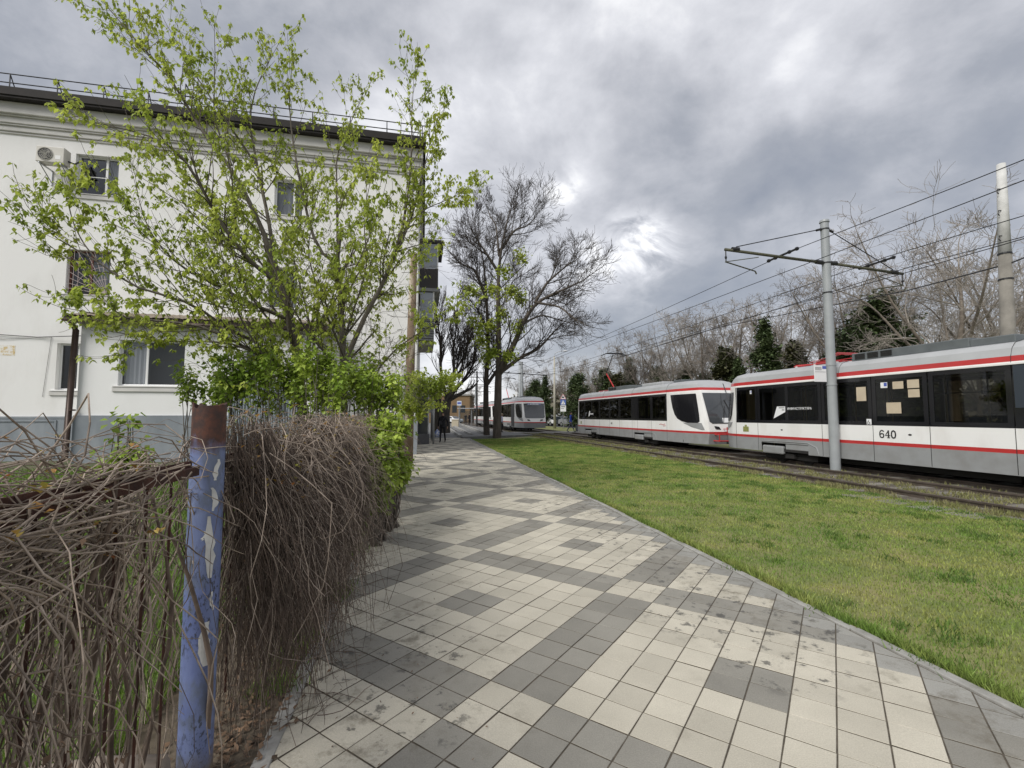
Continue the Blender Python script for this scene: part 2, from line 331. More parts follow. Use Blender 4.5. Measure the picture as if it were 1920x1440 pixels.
# ================= ground
def flat(name, pts, z, m, kind='structure', h=0.0):
    mb = MB(); n = len(pts)
    if h: mb.prism([(p[0], p[1]) for p in pts], lambda a, b, d: (a, b, d), z-h, z)
    else: mb.poly([(p[0], p[1], z) for p in pts])
    return mb.build(name, m, None, kind=kind)
GROUNDM = M('rough_ground', (.11, .13, .05), (.14, .125, .085), .25, .95, bump=.6, bscale=8, space='w')
GRASSB = M('lawn_ground', (.13, .165, .045), (.25, .22, .10), 1.3, .95, bump=.9, bscale=40, space='w', contrast=(.4, .68))
flat('ground', [(-900, -400), (900, -400), (900, 1500), (-900, 1500)], -.06, GROUNDM)
def tile_mat(name, c1, c2):
    m = bpy.data.materials.new(name); m.use_nodes = True; t = m.node_tree; n = t.nodes; l = t.links; b = n['Principled BSDF']
    pos = n.new('ShaderNodeNewGeometry').outputs['Position']
    def noise(s, d, off=0., stretch=None, rgh=.6):
        mp = n.new('ShaderNodeMapping'); mp.inputs['Location'].default_value = (off, off*.7, off*1.3); l.new(pos, mp.inputs[0])
        q = n.new('ShaderNodeTexNoise'); q.inputs['Scale'].default_value = s; q.inputs['Detail'].default_value = d; q.inputs['Roughness'].default_value = rgh; l.new(mp.outputs[0], q.inputs[0]); return q.outputs[0]
    def mr(v, a, b_, c=0., d=1.):
        q = n.new('ShaderNodeMapRange'); l.new(v, q.inputs[0]); q.inputs[1].default_value = a; q.inputs[2].default_value = b_; q.inputs[3].default_value = c; q.inputs[4].default_value = d; return q.outputs[0]
    def ml(a, b_, op='MULTIPLY'):
        q = n.new('ShaderNodeMath'); q.operation = op
        for i, v in enumerate((a, b_)):
            if isinstance(v, (int, float)): q.inputs[i].default_value = v
            else: l.new(v, q.inputs[i])
        return q.outputs[0]
    def mix(f, a, b_):
        q = n.new('ShaderNodeMix'); q.data_type = 'RGBA'; l.new(f, q.inputs[0])
        for i, v in ((6, a), (7, b_)):
            if isinstance(v, tuple): q.inputs[i].default_value = (*v, 1)
            else: l.new(v, q.inputs[i])
        return q.outputs[2]
    col = mix(mr(noise(2.2, 6), .35, .68), c1, c2)
    grit = mr(noise(160, 3), .3, .7, .86, 1.12)
    at_ = n.new('ShaderNodeAttribute'); at_.attribute_name = 'rv'; oi = n.new('ShaderNodeObjectInfo')
    rnd = n.new('ShaderNodeMath'); rnd.operation = 'FRACT'; l.new(ml(at_.outputs['Fac'], oi.outputs['Random'], 'ADD'), rnd.inputs[0])
    sc_ = n.new('ShaderNodeVectorMath'); sc_.operation = 'SCALE'; l.new(col, sc_.inputs[0]); l.new(ml(grit, mr(rnd.outputs[0], 0, 1, .86, 1.08)), sc_.inputs['Scale']); col = sc_.outputs[0]
    def spot(x, y, r):
        dn = n.new('ShaderNodeVectorMath'); dn.operation = 'DISTANCE'; l.new(pos, dn.inputs[0]); dn.inputs[1].default_value = (x, y, 0)
        return mr(dn.outputs['Value'], r*.3, r, 1, 0)
    def mx_(vs):
        a = vs[0]
        for v in vs[1:]: a = ml(a, v, 'MAXIMUM')
        return a
    dot = n.new('ShaderNodeVectorMath'); dot.operation = 'DOT_PRODUCT'; l.new(pos, dot.inputs[0]); dot.inputs[1].default_value = (math.cos(PA), -math.sin(PA), 0)
    tt = dot.outputs['Value']
    # brown moss and dirt, mostly along both edges
    edge = mx_([mr(tt, .9, -.6), mr(tt, 1.7, 3.0)])
    dirt = ml(mr(noise(7, 8, 5.3, rgh=.7), .50, .66), mr(ml(noise(1.6, 3, 2.1), ml(edge, .26), 'ADD'), .58, .78)); dirt = ml(dirt, .65)
    col = mix(dirt, col, (.115, .098, .068))
    # wet marks left by rain
    S = [gr(*q)[:2] for q in ((735, 1230), (640, 1225), (760, 1330), (1350, 1150), (1240, 1075), (1180, 1010), (1480, 1190), (1080, 950), (1460, 1240), (1000, 905), (960, 880))]
    rr = (.75, .6, .5, .8, .8, .9, .6, 1.2, .5, 1.8, 2.0)
    wm = mx_([spot(q[0], q[1], r_) for q, r_ in zip(S, rr)])
    wet = ml(mr(noise(9.5, 7, 9.7, rgh=.7), .56, .63), mr(wm, .15, .6)); wet = ml(wet, .75)
    col = mix(wet, col, (.055, .053, .048)); l.new(col, b.inputs['Base Color'])
    l.new(mr(wet, 0, 1, .88, .5), b.inputs['Roughness']); b.inputs['Specular IOR Level'].default_value = .3
    bp = n.new('ShaderNodeBump'); bp.inputs['Strength'].default_value = .35; bp.inputs['Distance'].default_value = .004; l.new(noise(120, 4, 1.), bp.inputs['Height']); l.new(bp.outputs[0], b.inputs['Normal'])
    return m
TILEL = tile_mat('cream_paving_tile', (.525, .49, .405), (.455, .425, .35)); TILED = tile_mat('grey_paving_tile', (.275, .262, .228), (.23, .22, .192))
TG = tile_mat('edge_grey_tile', (.31, .305, .28), (.26, .253, .23))
GROUT = M('sandy_joint', (.12, .10, .075), (.065, .055, .04), 12, 1, bump=.8, bscale=60, space='w')
TL, TR = -.65, 3.05; S0, S1 = -2.0, 33.0
pth = flat('path', [path(S0, TL-.1), path(S0, TR+.02), path(S1, TR+.02), path(S1, TL-.1)], -.0042, GROUT)
TS = .2095; aD = np.array([math.sin(PA+R(45)), math.cos(PA+R(45))]); bD = np.array([-aD[1], aD[0]])
O = np.array([-.345, 4.03])      # centre of a dark diamond
def clip(poly, ax, lim, sgn):
    o = []
    for i in range(len(poly)):
        p, q = poly[i], poly[(i+1) % len(poly)]; dp = sgn*(p@ax-lim); dq = sgn*(q@ax-lim)
        if dp <= 0: o.append(p)
        if (dp < 0 < dq) or (dq < 0 < dp): o.append(p+(q-p)*(dp/(dp-dq)))
    return o
axT = np.array([math.cos(PA), -math.sin(PA)]); axS = np.array([math.sin(PA), math.cos(PA)])
tiles = []
for i in range(-160, 190):
    for j in range(-160, 190):
        c = O+aD*TS*(i+.5)+bD*TS*(j+.5); s_, t_ = c@axS, c@axT
        if not (S0 < s_ < S1 and TL-.2 < t_ < TR+.2): continue
        g = .0036
        q = [c+aD*u*(TS/2-g)+bD*v*(TS/2-g) for u, v in ((-1, -1), (1, -1), (1, 1), (-1, 1))]
        full = True; cutR = False
        if any(p@axT > TR-.003 for p in q): q = clip(q, axT, TR-.003, 1); full = False; cutR = True
        if any(p@axT < TL for p in q): q = clip(q, axT, TL, -1); full = False
        if len(q) < 3: continue
        ar = .5*abs(sum(q[k][0]*q[(k+1) % len(q)][1]-q[(k+1) % len(q)][0]*q[k][1] for k in range(len(q))))
        if ar < .0025: continue
        ia, ja = (i+5) % 10, (j+5) % 10      # 0..9, band = 0 and 9 (two tiles wide, centred between diamonds)
        ba, bb = ia in (0, 9), ja in (0, 9)
        dark = (ba != bb) or (ia in (4, 5) and ja in (4, 5))
        kind = 2 if cutR else (1 if dark else 0)
        P = np.array([c[0], c[1]]); vis = P[1] > .8 and abs(P[0]/P[1]) < 1.2 and (CH/P[1]) < 1.05
        tiles.append((math.hypot(*P) if vis else 1e3+P[1], c, q, full, kind))
tiles.sort(key=lambda a: a[0])
def tilemesh(q, c, dz=0., tilt=(0, 0)):
    cc = np.mean(q, 0); n = len(q); mb = MB(); lo = [(p[0], p[1], -.03) for p in q]
    def z(p): return dz+(p-cc)@np.array(tilt)
    mid = [(p[0], p[1], z(p)-.0018) for p in q]; top = [((p+(cc-p)*.02)[0], (p+(cc-p)*.02)[1], z(p)) for p in q]
    vs = lo+mid+top; fs = [(i, (i+1) % n, (i+1) % n+n, i+n) for i in range(n)]+[(i+n, (i+1) % n+n, (i+1) % n+2*n, i+2*n) for i in range(n)]+[tuple(range(2*n, 3*n))]
    return vs, fs
TM = (TILEL, TILED, TG)
g_ = .0036
base = []
for k in range(3):
    q = [aD*u*(TS/2-g_)+bD*v*(TS/2-g_) for u, v in ((-1, -1), (1, -1), (1, 1), (-1, 1))]
    mb = MB(); vs, fs = tilemesh(q, None); mb.add(vs, fs); mb.m[:4] = [1]*4; base.append(mb.mesh('paving_tile', [TM[k], GROUT]))
sv_, sf_, sm_, sa_ = [], [], [], []
rt = np.random.default_rng(5)
for n_, (d, c, q, full, kind) in enumerate(tiles):
    if n_ < 300 and d < 900:
        if full:
            o = link('paving_tile', base[kind], pth); o.location = (c[0], c[1], rt.uniform(-.0015, .0015)); o.rotation_euler = (rt.normal(0, .004), rt.normal(0, .004), rt.normal(0, .006))
        else:
            mb = MB(); vs, fs = tilemesh([p-c for p in q], None); mb.add(vs, fs); mb.m[:len(q)] = [1]*len(q); o = link('paving_tile', mb.mesh('cut_tile', [TM[kind], GROUT]), pth); o.location = (c[0], c[1], rt.uniform(-.0015, .0015))
    else:
        q = [np.array(p) for p in q]
        if sum(q[k][0]*q[(k+1) % len(q)][1]-q[(k+1) % len(q)][0]*q[k][1] for k in range(len(q))) < 0: q = q[::-1]
        vs, fs = tilemesh(q, None, rt.uniform(-.0015, .0015), (rt.normal(0, .005), rt.normal(0, .005))); b0 = len(sv_); sv_ += vs
        r_ = rt.uniform()
        for k_, f in enumerate(fs): sf_.append(tuple(i+b0 for i in f)); sm_.append(kind if k_ >= len(q) else 3); sa_.append(r_)
me = bpy.data.meshes.new('paving'); me.from_pydata(sv_, [], sf_)
for m in (*TM, GROUT): me.materials.append(m)
me.polygons.foreach_set('material_index', sm_); a_ = me.attributes.new('rv', 'FLOAT', 'FACE'); a_.data.foreach_set('value', sa_)
link('paving_tile', me, pth, kind='stuff')
# kerb stones, both sides
KERB = M('kerb_concrete', (.36, .355, .335), (.24, .235, .215), 6, .9, bump=.4, bscale=50, space='w')
for side, t0, t1, zt, ln in ((1, TR+.004, TR+.075, .012, 1.0), (0, TL-.085, TL-.005, .006, .8)):
    s = -1.0
    while s < 32.5:
        e = s+ln; dz = rt.uniform(-.003, .004); dt = rt.uniform(-.006, .006)
        if not (side == 0 and s > 18):
            mb = MB(); mb.box((s+.004, t0+dt, -.05), (e-.004, t1+dt, zt+dz), lambda a, b, c: path(a, b, c)); mb.build('kerb_stone', KERB, pth, bevel=.006)
        s = e
# lawn between path and tracks
lp = [path(-2, TR+.08), path(29.9, TR+.08), gr(1000, 817.5), gr(1062, 806), gr(1062, 806)+np.array([1.2, 0, 0]), trk(40, 8.75), trk(-2, 8.75)]
lp = [np.array(p) for p in lp]
flat('lawn', [path(-2, TR+.08), path(29.9, TR+.08), gr(996, 818), trk(40, 8.85), trk(-2, 8.85)], .004, GRASSB)
LG = M('lawn_grass_blades', (.17, .275, .05), (.39, .39, .125), 1.1, .6, trans=.35, attr=.5, contrast=(.40, .70), detail=7)
def blades(n, sfun, hgt, wid, seed, name, mat_, zb=.0, lean=.5):
    rg = np.random.default_rng(seed); P = sfun(rg, n); n = len(P); dist = np.hypot(P[:, 0], P[:, 1])
    h = rg.uniform(hgt[0], hgt[1], n); w = (wid+.0007*dist)*rg.uniform(.6, 1.3, n); az = rg.uniform(0, 2*math.pi, n); ln = rg.uniform(.1, lean, n)*h; a2 = rg.uniform(0, 2*math.pi, n)
    B = np.column_stack([P, np.full(n, zb)]); s = np.column_stack([np.cos(az), np.sin(az), np.zeros(n)])*w[:, None]
    tip = B+np.column_stack([np.cos(a2)*ln, np.sin(a2)*ln, h]); V = np.stack([B-s, B+s, tip], 1)
    me = npmesh(name, V, np.arange(3*n).reshape(n, 3), mat_, attr=rg.uniform(0, 1, n)); o = link(name, me, None, kind='stuff'); return o
def lawn_pts(rg, n):
    s = .6+30*rg.uniform(0, 1, n)**1.9; t = rg.uniform(0, 1, n); tl = TR+.085
    P = axS[None]*s[:, None]+axT[None]*tl
    # width to track line
    far = np.array([trk(a, 8.9)[:2] for a in s]); Q = P+(far-P)*t[:, None]
    return Q[(Q[:, 1] > .9) & (np.abs(Q[:, 0]/np.maximum(Q[:, 1], .1)) < 1.25)]
o = blades(330000, lawn_pts, (.010, .04), .0016, 3, 'lawn_grass', LG); o['label'] = 'short patchy green lawn between the tiled path and the tram track'
def clump_pts(rg, n):
    c = lawn_pts(rg, 420); i = rg.integers(0, len(c), n); return c[i]+rg.normal(0, .05, (n, 2))*(1+.05*c[i][:, 1:2])
CLG = M('darker_clover_clumps', (.075, .15, .028), (.14, .22, .04), 3, .6, trans=.3, attr=.4)
blades(26000, clump_pts, (.02, .06), .0022, 14, 'lawn_clumps', CLG, lean=.9)['label'] = 'darker clumps of clover and coarse grass dotted over the lawn'
def edge_pts(rg, n):
    s = .6+22*rg.uniform(0, 1, n)**1.7; t = TR+.085+np.abs(rg.normal(0, .05, n))-.03*(np.sin(s*2.3)+np.sin(s*6.1)>.4); return axS[None]*s[:, None]+axT[None]*t[:, None]
blades(22000, edge_pts, (.03, .085), .0018, 4, 'kerb_grass', LG, lean=.9)['label'] = 'taller grass fringe growing along the kerb of the path'
# track bed
flat('track_bed', [trk(-3, 8.85), trk(120, 8.85), trk(120, 14.9), trk(-3, 14.9)], -.004, GRAVEL)
WEED = M('track_weeds', (.20, .215, .07), (.26, .235, .12), 3, .8, trans=.3, attr=.4)
def weed_pts(rg, n):
    s = 3+42*rg.uniform(0, 1, n)**1.6; t = np.where(rg.uniform(0, 1, n) < .4, rg.normal(9.1, .18, n), np.where(rg.uniform(0, 1, n) < .75, rg.uniform(9.4, 10.9, n), rg.normal(11.3, .25, n)))
    D = np.array([math.sin(TA), math.cos(TA)]); Pn = np.array([math.cos(TA), -math.sin(TA)])
    v = np.sin(s*2.1+t*3)+np.sin(s*5.3-t*7)+rg.normal(0, .6, n) > -.1
    return (D[None]*s[:, None]+Pn[None]*t[:, None])[v]
blades(60000, weed_pts, (.02, .10), .002, 6, 'track_weeds', WEED, lean=.8)['label'] = 'sparse yellow green weeds growing between the tram rails'
# rails and sleepers
def track(t0, label, s0=-2., s1=110.):
    r = thing('tram_track', label, 'tram track', trk(8, t0+.8)); zs = .09
    for dt in (0, 1.6):
        mb = MB(); prof = [(-.07, -.03), (.07, -.03), (.012, .0), (.012, .06), (.035, .07), (.035, zs+.01), (-.035, zs+.01), (-.035, .07), (-.012, .06), (-.012, .0)]
        for a, b in ((s0, 25.), (25., s1)): mb.prism(prof, lambda x, z, d: trk(d, t0+dt+x, z), a, b)
        mb.build('rail', RAILS, r)
    for k in range(44):
        s = 4.6+k*.68; mb = MB(); mb.box((s, t0-.55+rng.uniform(-.05, .05), -.05), (s+.26, t0+2.1+rng.uniform(-.05, .05), .004+rng.uniform(-.012, .008)), lambda a, b, c: trk(a, b, c)); mb.build('sleeper', CONCD, r)
    return r
track(9.42, 'single tram track nearest the lawn with weeds between its rails')
track(12.1, 'tram track running under the two long grey and white trams')
# platform and steps beyond the lawn
PL = [gr(866, 822), gr(1000, 817.5), trk(41, 8.75), trk(95, 8.75), path(95, 3.6), path(46, 3.2)]
flat('tram_platform', PL, .10, ASPH, h=.18)
for i, (a, b, lab) in enumerate((((861, 820), (838, 803), 'nearest'), ((880, 817.8), (846, 799), 'middle'), ((904, 816), (853, 793), 'farthest'))):
    p, q = gr(*a), gr(*b); d = norm(q-p); n_ = np.array([d[1], -d[0], 0]); mb = MB(); z = .10+.06*i
    mb.prism([(0, 0), (.22, 0), (.22, z+.05), (0, z+.05)], lambda x, zz_, dd: p+n_*x+d*dd+np.array([0, 0, zz_]), 0, np.linalg.norm(q-p))
    tg = mb.build('step_kerb', KERB, None, kind='structure')
flat('far_path', [path(33, -.75), path(33, 3.06), path(46, 3.1), path(95, 3.4), path(95, -6), path(33, -3)], -.012, ASPH)
# crossing slab over the tracks in front of the far tram
mb = MB(); mb.box((38.6, 8.6, -.02), (40.4, 15.5, .115), lambda a, b, c: trk(a, b, c)); mb.build('track_crossing', CONC, None, kind='structure')
# loose slabs beside the near rail
for i, (px, py, lab) in enumerate(((1614, 931, 'flat grey slab sunk in the lawn edge, leftmost of four beside the rail'), (1681, 942, 'flat grey slab sunk in the lawn edge, second from the left beside the rail'),
                                   (1750, 955, 'flat grey slab sunk in the lawn edge, third from the left beside the rail'), (1822, 966, 'flat grey slab sunk in the lawn edge, rightmost of four beside the rail'))):
    c = gr(px, py); s_, t_ = inv(TA, c); r = []
    pts = [(s_+dx+rt.uniform(-.05, .05), t_+dy+rt.uniform(-.04, .04)) for dx, dy in ((-.24, -.28), (.24, -.26), (.22, .26), (-.2, .3))]
    mb = MB(); mb.prism(pts, lambda a, b, d: trk(a, b, d), -.03, .012); mb.build('concrete_slab', CONCD, None, bevel=.008, label=lab, category='slab', group='slabs beside the near rail')
# left: soil verge, yard
flat('verge', [path(-2, TL-.08), path(19.2, TL-.08), path(19.2, -1.5), path(-2, -1.5)], -.004, SOIL)
YG = M('yard_grass_ground', (.06, .095, .025), (.10, .085, .05), 1.5, .95, bump=.8, bscale=30, space='w')
flat('yard', [path(-2, -1.5), path(30, -1.5), path(30, -40), path(-2, -40)], -.008, YG)
YB = M('yard_grass_blades', (.13, .24, .03), (.19, .27, .05), 2, .55, trans=.35, attr=.4)
def yard_pts(rg, n):
    s = .3+15*rg.uniform(0, 1, n)**1.5; t = -1.35-14*rg.uniform(0, 1, n)**1.8; return axS[None]*s[:, None]+axT[None]*t[:, None]
blades(70000, yard_pts, (.06, .22), .0022, 9, 'yard_grass', YB, lean=.9)['label'] = 'long lush green grass in the yard behind the vine fence'
def tuft_pts(rg, n):
    cs = [gr(*q)[:2] for q in ((548, 1225), (528, 1290), (572, 1205), (640, 1110), (628, 1120), (690, 990), (700, 975), (712, 968), (684, 1005), (705, 945), (722, 900), (670, 1035))]
    cs = np.array(cs); i = rg.integers(0, len(cs), n); return cs[i]+rg.normal(0, .07, (n, 2))-axT*.05
blades(2600, tuft_pts, (.03, .12), .0022, 10, 'verge_weeds', YB, lean=.9)['label'] = 'green weed tufts along the left kerb at the foot of the vines'
# dry litter
def quads_litter(n, seed, s_rng, t_mu, t_sd, name, ln=(.02, .05), z=.004):
    rg = np.random.default_rng(seed); s = rg.uniform(*s_rng, n); t = rg.normal(t_mu, t_sd, n); B = np.column_stack([axS[None]*s[:, None]+axT[None]*t[:, None], z+rg.uniform(0, .02, n)])
    az = rg.uniform(0, 6.28, n); L = rg.uniform(*ln, n)[:, None]; A = np.column_stack([np.cos(az), np.sin(az), rg.normal(0, .35, n)]); Sx = np.column_stack([-np.sin(az), np.cos(az), rg.normal(0, .35, n)])
    V = np.stack([B-A*L*.5, B+Sx*L*.25, B+A*L*.5, B-Sx*L*.25], 1); me = npmesh(name, V, np.arange(4*n).reshape(n, 4), LITTER, attr=rg.uniform(0, 1, n)); return link(name, me, None, kind='stuff')
quads_litter(5200, 21, (1.2, 11), -.86, .10, 'leaf_litter')['label'] = 'brown dead leaves and bark bits along the foot of the vine fence'
quads_litter(260, 22, (1.6, 9), -.35, .35, 'scattered_litter', (.008, .02))['label'] = 'small dry scraps scattered over the left edge of the paving'
# road and far kerbs beyond the tracks
flat('far_lawn', [trk(-3, 14.9), trk(120, 14.9), trk(120, 19.6), trk(-3, 19.6)], .004, GRASSB)
flat('road', [trk(-3, 19.6), trk(160, 19.6), trk(160, 27), trk(-3, 27)], .0, ROADM)
flat('park_ground', [trk(-10, 27), trk(200, 27), trk(200, 90), trk(-10, 90)], .01, GRASSB)
# ================= the white building
BC = np.array([-3.88, 19.0]); BE = np.array([-.978, -.208]); BN = np.array([.208, -.978])
def fac(w, z, o=0.0): q = BC+BE*w+BN*o; return (q[0], q[1], z)
def F3(w, o, z): return fac(w, z, o)
BL_ = thing('apartment_building', 'white plastered three storey building with grey plinth and dark metal eaves', 'building', fac(7, 0))
def wall_holes(mb, fn, w0, w1, z0, z1, holes, dep=.22, m=0):
    xs = sorted({w0, w1, *[h[0] for h in holes], *[h[1] for h in holes]}); zs = sorted({z0, z1, *[h[2] for h in holes], *[h[3] for h in holes]})
    for i in range(len(xs)-1):
        for j in range(len(zs)-1):
            a, b, c, d = xs[i], xs[i+1], zs[j], zs[j+1]; mx_, mz_ = (a+b)/2, (c+d)/2
            if any(h[0] < mx_ < h[1] and h[2] < mz_ < h[3] for h in holes): continue
            mb.poly([fn(a, 0, c), fn(b, 0, c), fn(b, 0, d), fn(a, 0, d)], m)
    for a, b, c, d in holes:
        for p, q in (((a, c), (b, c)), ((b, c), (b, d)), ((b, d), (a, d)), ((a, d), (a, c))):
            mb.poly([fn(p[0], 0, p[1]), fn(q[0], 0, q[1]), fn(q[0], -dep, q[1]), fn(p[0], -dep, p[1])], m)
H = [(10.86, 12.22, 9.58, 11.05), (10.95, 12.3, 5.88, 7.5), (11.55, 12.42, 2.45, 4.1), (4.5, 5.55, 9.4, 10.85), (4.6, 5.7, 5.7, 7.3), (13.0+3.9, 18.2, 9.58, 11.05), (16.9, 18.2, 5.88, 7.5)]
mb = MB(); wall_holes(mb, F3, 0, 21, 1.5, 12.0, H)
sideD = np.array([math.sin(PA), math.cos(PA)])
def SD(a, o, z): q = BC+sideD*a+np.array([sideD[1], -sideD[0]])*o; return (q[0], q[1], z)      # a along the side wall, o outwards over the path
SH = [(3+6*i, 4.4+6*i, z, z+1.5) for i in range(2) for z in (5.7, 9.3)]
wall_holes(mb, SD, 0, 16, 0, 12.0, SH)
q1 = SD(16, 0, 0); q2 = fac(21, 0, 0); q3 = (q1[0]+q2[0]-BC[0], q1[1]+q2[1]-BC[1])
mb.poly([(q1[0], q1[1], 0), (q3[0], q3[1], 0), (q3[0], q3[1], 12), (q1[0], q1[1], 12)]); mb.poly([(q2[0], q2[1], 0), (q3[0], q3[1], 0), (q3[0], q3[1], 12), (q2[0], q2[1], 12)])
mb.build('wall', PLASTER, BL_)
mb = MB(); mb.box((-.05, -.3, -.1), (21, .07, 1.5), F3); mb.build('plinth', PLINTH, BL_)
mb = MB(); mb.box((-.06, .07, 1.44), (21, .085, 1.515), F3); mb.build('plinth_ledge', PLINTH, BL_)
for a, b in ((12.25, 15.6), (16.0, 19.5)):
    mb = MB(); mb.box((a, .07, 1.34), (b, .10, 1.39), F3); mb.box((a, .07, .1), (a+.05, .10, 1.34), F3); mb.box((b-.05, .07, .1), (b, .10, 1.34), F3); mb.build('plinth_panel', PLINTH, BL_)
# cornice of stacked mouldings, on both visible sides
mb = MB()
for z0, z1, o in ((11.52, 11.60, .05), (11.60, 11.78, .10), (11.78, 11.84, .16), (11.84, 12.06, .20), (12.06, 12.12, .27), (12.12, 12.52, .36)):
    mb.box((-o*.4, -.2, z0), (21, o, z1), F3); mb.box((.01, -.2, z0), (16, o*.4, z1), SD)
mb.build('cornice', CORN, BL_, bevel=.02)
mb = MB(); mb.box((-.25, -.3, 12.52), (21, .62, 12.66), F3); mb.box((-.25, .58, 12.60), (21, .66, 12.88), F3); mb.box((0, -.3, 12.521), (16, .25, 12.661), SD)
apx = [fac(-.25, 12.66, .6), fac(21, 12.66, .6), fac(21, 14.2, -6), fac(1, 14.2, -6)]; mb.poly(apx)
bp_ = [SD(16, .25, 12.66), SD(-.2, .25, 12.66), fac(1, 14.2, -6), SD(16, -5.5, 14.2)]; mb.poly(bp_)
mb.build('roof', ROOFM, BL_)
# safety rail along the roof edge
mb = MB()
for z in (13.18, 13.5): mb.tube([fac(21, z, .38), fac(-.4, z, .38)], .019, 6)
mb.tube([fac(-.4, 12.7, .38), fac(-.4, 13.5, .38)], .02, 6)
mb.build('roof_rail', RAILM, BL_)
for i in range(15):
    w = -.1+1.42*i; mb = MB(); mb.tube([fac(w, 12.7, .38), fac(w, 13.5, .38)], .02, 5); mb.tube([fac(w, 13.47, .37), fac(w, 12.8, -.05)], .018, 5); mb.build('rail_bracket', RAILM, BL_)
# roof ladder / hatch frame
mb = MB()
for dw in (0, .4): mb.tube([fac(8.9-dw, 12.7, -.2), fac(8.9-dw, 14.35, -.2)], .025, 5)
for k in range(5): mb.tube([fac(8.9, 12.95+k*.3, -.2), fac(8.5, 12.95+k*.3, -.2)], .016, 5)
mb.tube([fac(8.9, 14.35, -.2), fac(8.2, 12.9, -1.2)], .025, 5); mb.build('roof_ladder', RAILM, BL_)
def window(parent, fn, a, b, c, d, style='pvc', dep=.20, sill=True):
    """a<b along the wall, c<d heights; frame at depth -dep"""
    fm = REDWOOD if style == 'wood' else PVC; root = None
    mb = MB(); t = .055; o = -dep
    mb.box((a, o-.03, c), (b, o+.03, c+t), fn); mb.box((a, o-.03, d-t), (b, o+.03, d), fn); mb.box((a, o-.03, c+t), (a+t, o+.03, d-t), fn); mb.box((b-t, o-.03, c+t), (b, o+.03, d-t), fn)
    m_ = a+(b-a)*(.34 if style not in ('wood', 'blind') else (.5 if style == 'wood' else .60)); mb.box((m_-.035, o-.028, c+t), (m_+.035, o+.032, d-t), fn)
    if style == 'pvc2': mb.box((m_+.035, o-.02, c+(d-c)*.48), (b-t, o+.02, c+(d-c)*.48+.03), fn)
    if style == 'wood': mb.box((m_, o-.02, c+(d-c)*.66), (b-t, o+.025, c+(d-c)*.66+.06), fn)
    root = mb.build('window', fm, parent, bevel=.006)
    for p, q in ((a+t, m_-.035), (m_+.035, b-t)):
        mb = MB(); mb.poly([fn(p, o, c+t), fn(q, o, c+t), fn(q, o, d-t), fn(p, o, d-t)]); mb.build('pane', DGL, root)
    mb = MB()          # room behind
    D = 1.2
    A = [fn(a-.3, -dep-.05, c-.3), fn(b+.3, -dep-.05, c-.3), fn(b+.3, -dep-.05, d+.3), fn(a-.3, -dep-.05, d+.3)]; B = [fn(a-.3, -dep-D, c-.3), fn(b+.3, -dep-D, c-.3), fn(b+.3, -dep-D, d+.3), fn(a-.3, -dep-D, d+.3)]
    mb.add(A+B, [(4, 5, 6, 7), (0, 1, 5, 4), (1, 2, 6, 5), (2, 3, 7, 6), (3, 0, 4, 7)]); mb.build('room', ROOM, root)
    if style in ('pvc2', 'blind', 'wood', 'full'):
        q0, q1_ = (a+t, m_) if style not in ('blind', 'full') else ((m_+.03 if style == 'blind' else a+t), b-t); mb = MB(); n = 10
        for i in range(n):
            x0, x1 = q0+(q1_-q0)*i/n, q0+(q1_-q0)*(i+1)/n; y0, y1 = (-.07, -.10) if i % 2 else (-.10, -.07)
            mb.poly([fn(x0, o+y0, c+t), fn(x1, o+y1, c+t), fn(x1, o+y1, d-t), fn(x0, o+y0, d-t)])
        mb.build('curtain', CURT if style != 'blind' else PVC, root)
    if sill:
        mb = MB(); mb.box((a-.12, -.16, c-.05), (b+.12, .07, c-.012), fn); mb.build('sill', PVC if style == 'pvc' else CORN, root, bevel=.006)
        mb = MB(); mb.box((a-.14, -.02, c-.20), (b+.14, .05, c-.055), fn); mb.build('sill_band', CORN, root, bevel=.008)
    return root
sty = ['pvc2', 'wood', 'pvc', 'full', 'full', 'pvc', 'wood']
for h, s_ in zip(H, sty):
    wdw = window(BL_, F3, *h, style=s_)
    if h == H[1]:       # sunburst window bars
        mb = MB()
        for k in range(11):
            an = R(8+k*8.2); x0, z0 = h[0]+.1, h[2]+.05; L = 1.9; x1 = min(x0+math.cos(an)*L, h[1]-.02); k_ = (x1-x0)/max(math.cos(an), .01); z1 = z0+math.sin(an)*min(L, k_)
            if z1 > h[3]-.03: z1 = h[3]-.03; x1 = x0+(z1-z0)/math.tan(an)
            mb.tube([fac(x0, z0, -.06), fac(x1, z1, -.06)], .008, 5)
        for r_ in (.55, 1.0): mb.tube([fac(h[0]+.1+r_*math.cos(R(a)), h[2]+.05+r_*math.sin(R(a)), -.06) for a in range(5, 90, 12)], .008, 5)
        for xx in (h[1]-.03, h[1]-.18, h[1]-.33): mb.tube([fac(xx, h[2]+.02, -.07), fac(xx, h[3]-.02, -.07)], .008, 5)
        mb.build('window_bars', M('pale_window_bars', (.5, .42, .4), None, rough=.6), wdw)
for h in SH: window(BL_, SD, *h)
# worn painted lettering patch, cables
mb = MB(); pts = []
for k, (px, py) in enumerate(((0, 652), (36, 650), (33, 672), (0, 671))): pts.append(None)
OCH = M('faded_ochre_paint', (.78, .76, .72), (.60, .45, .20), 9, .9, contrast=(.46, .58))
mb.box((13.65, .0, 3.62), (14.6, .004, 3.98), F3); mb.build('paint_patch', OCH, BL_)
mb = MB(); mb.tube([fac(21, 4.6, .04), fac(16, 4.42, .06), fac(13, 4.28, .05), fac(11.2, 4.36, .3)], .014, 5); mb.tube([fac(21, 4.3, .03), fac(14, 4.18, .03), fac(12.6, 4.3, .02), fac(12.75, 2.2, .02)], .007, 4); mb.build('wall_cable', BLACKM, BL_)
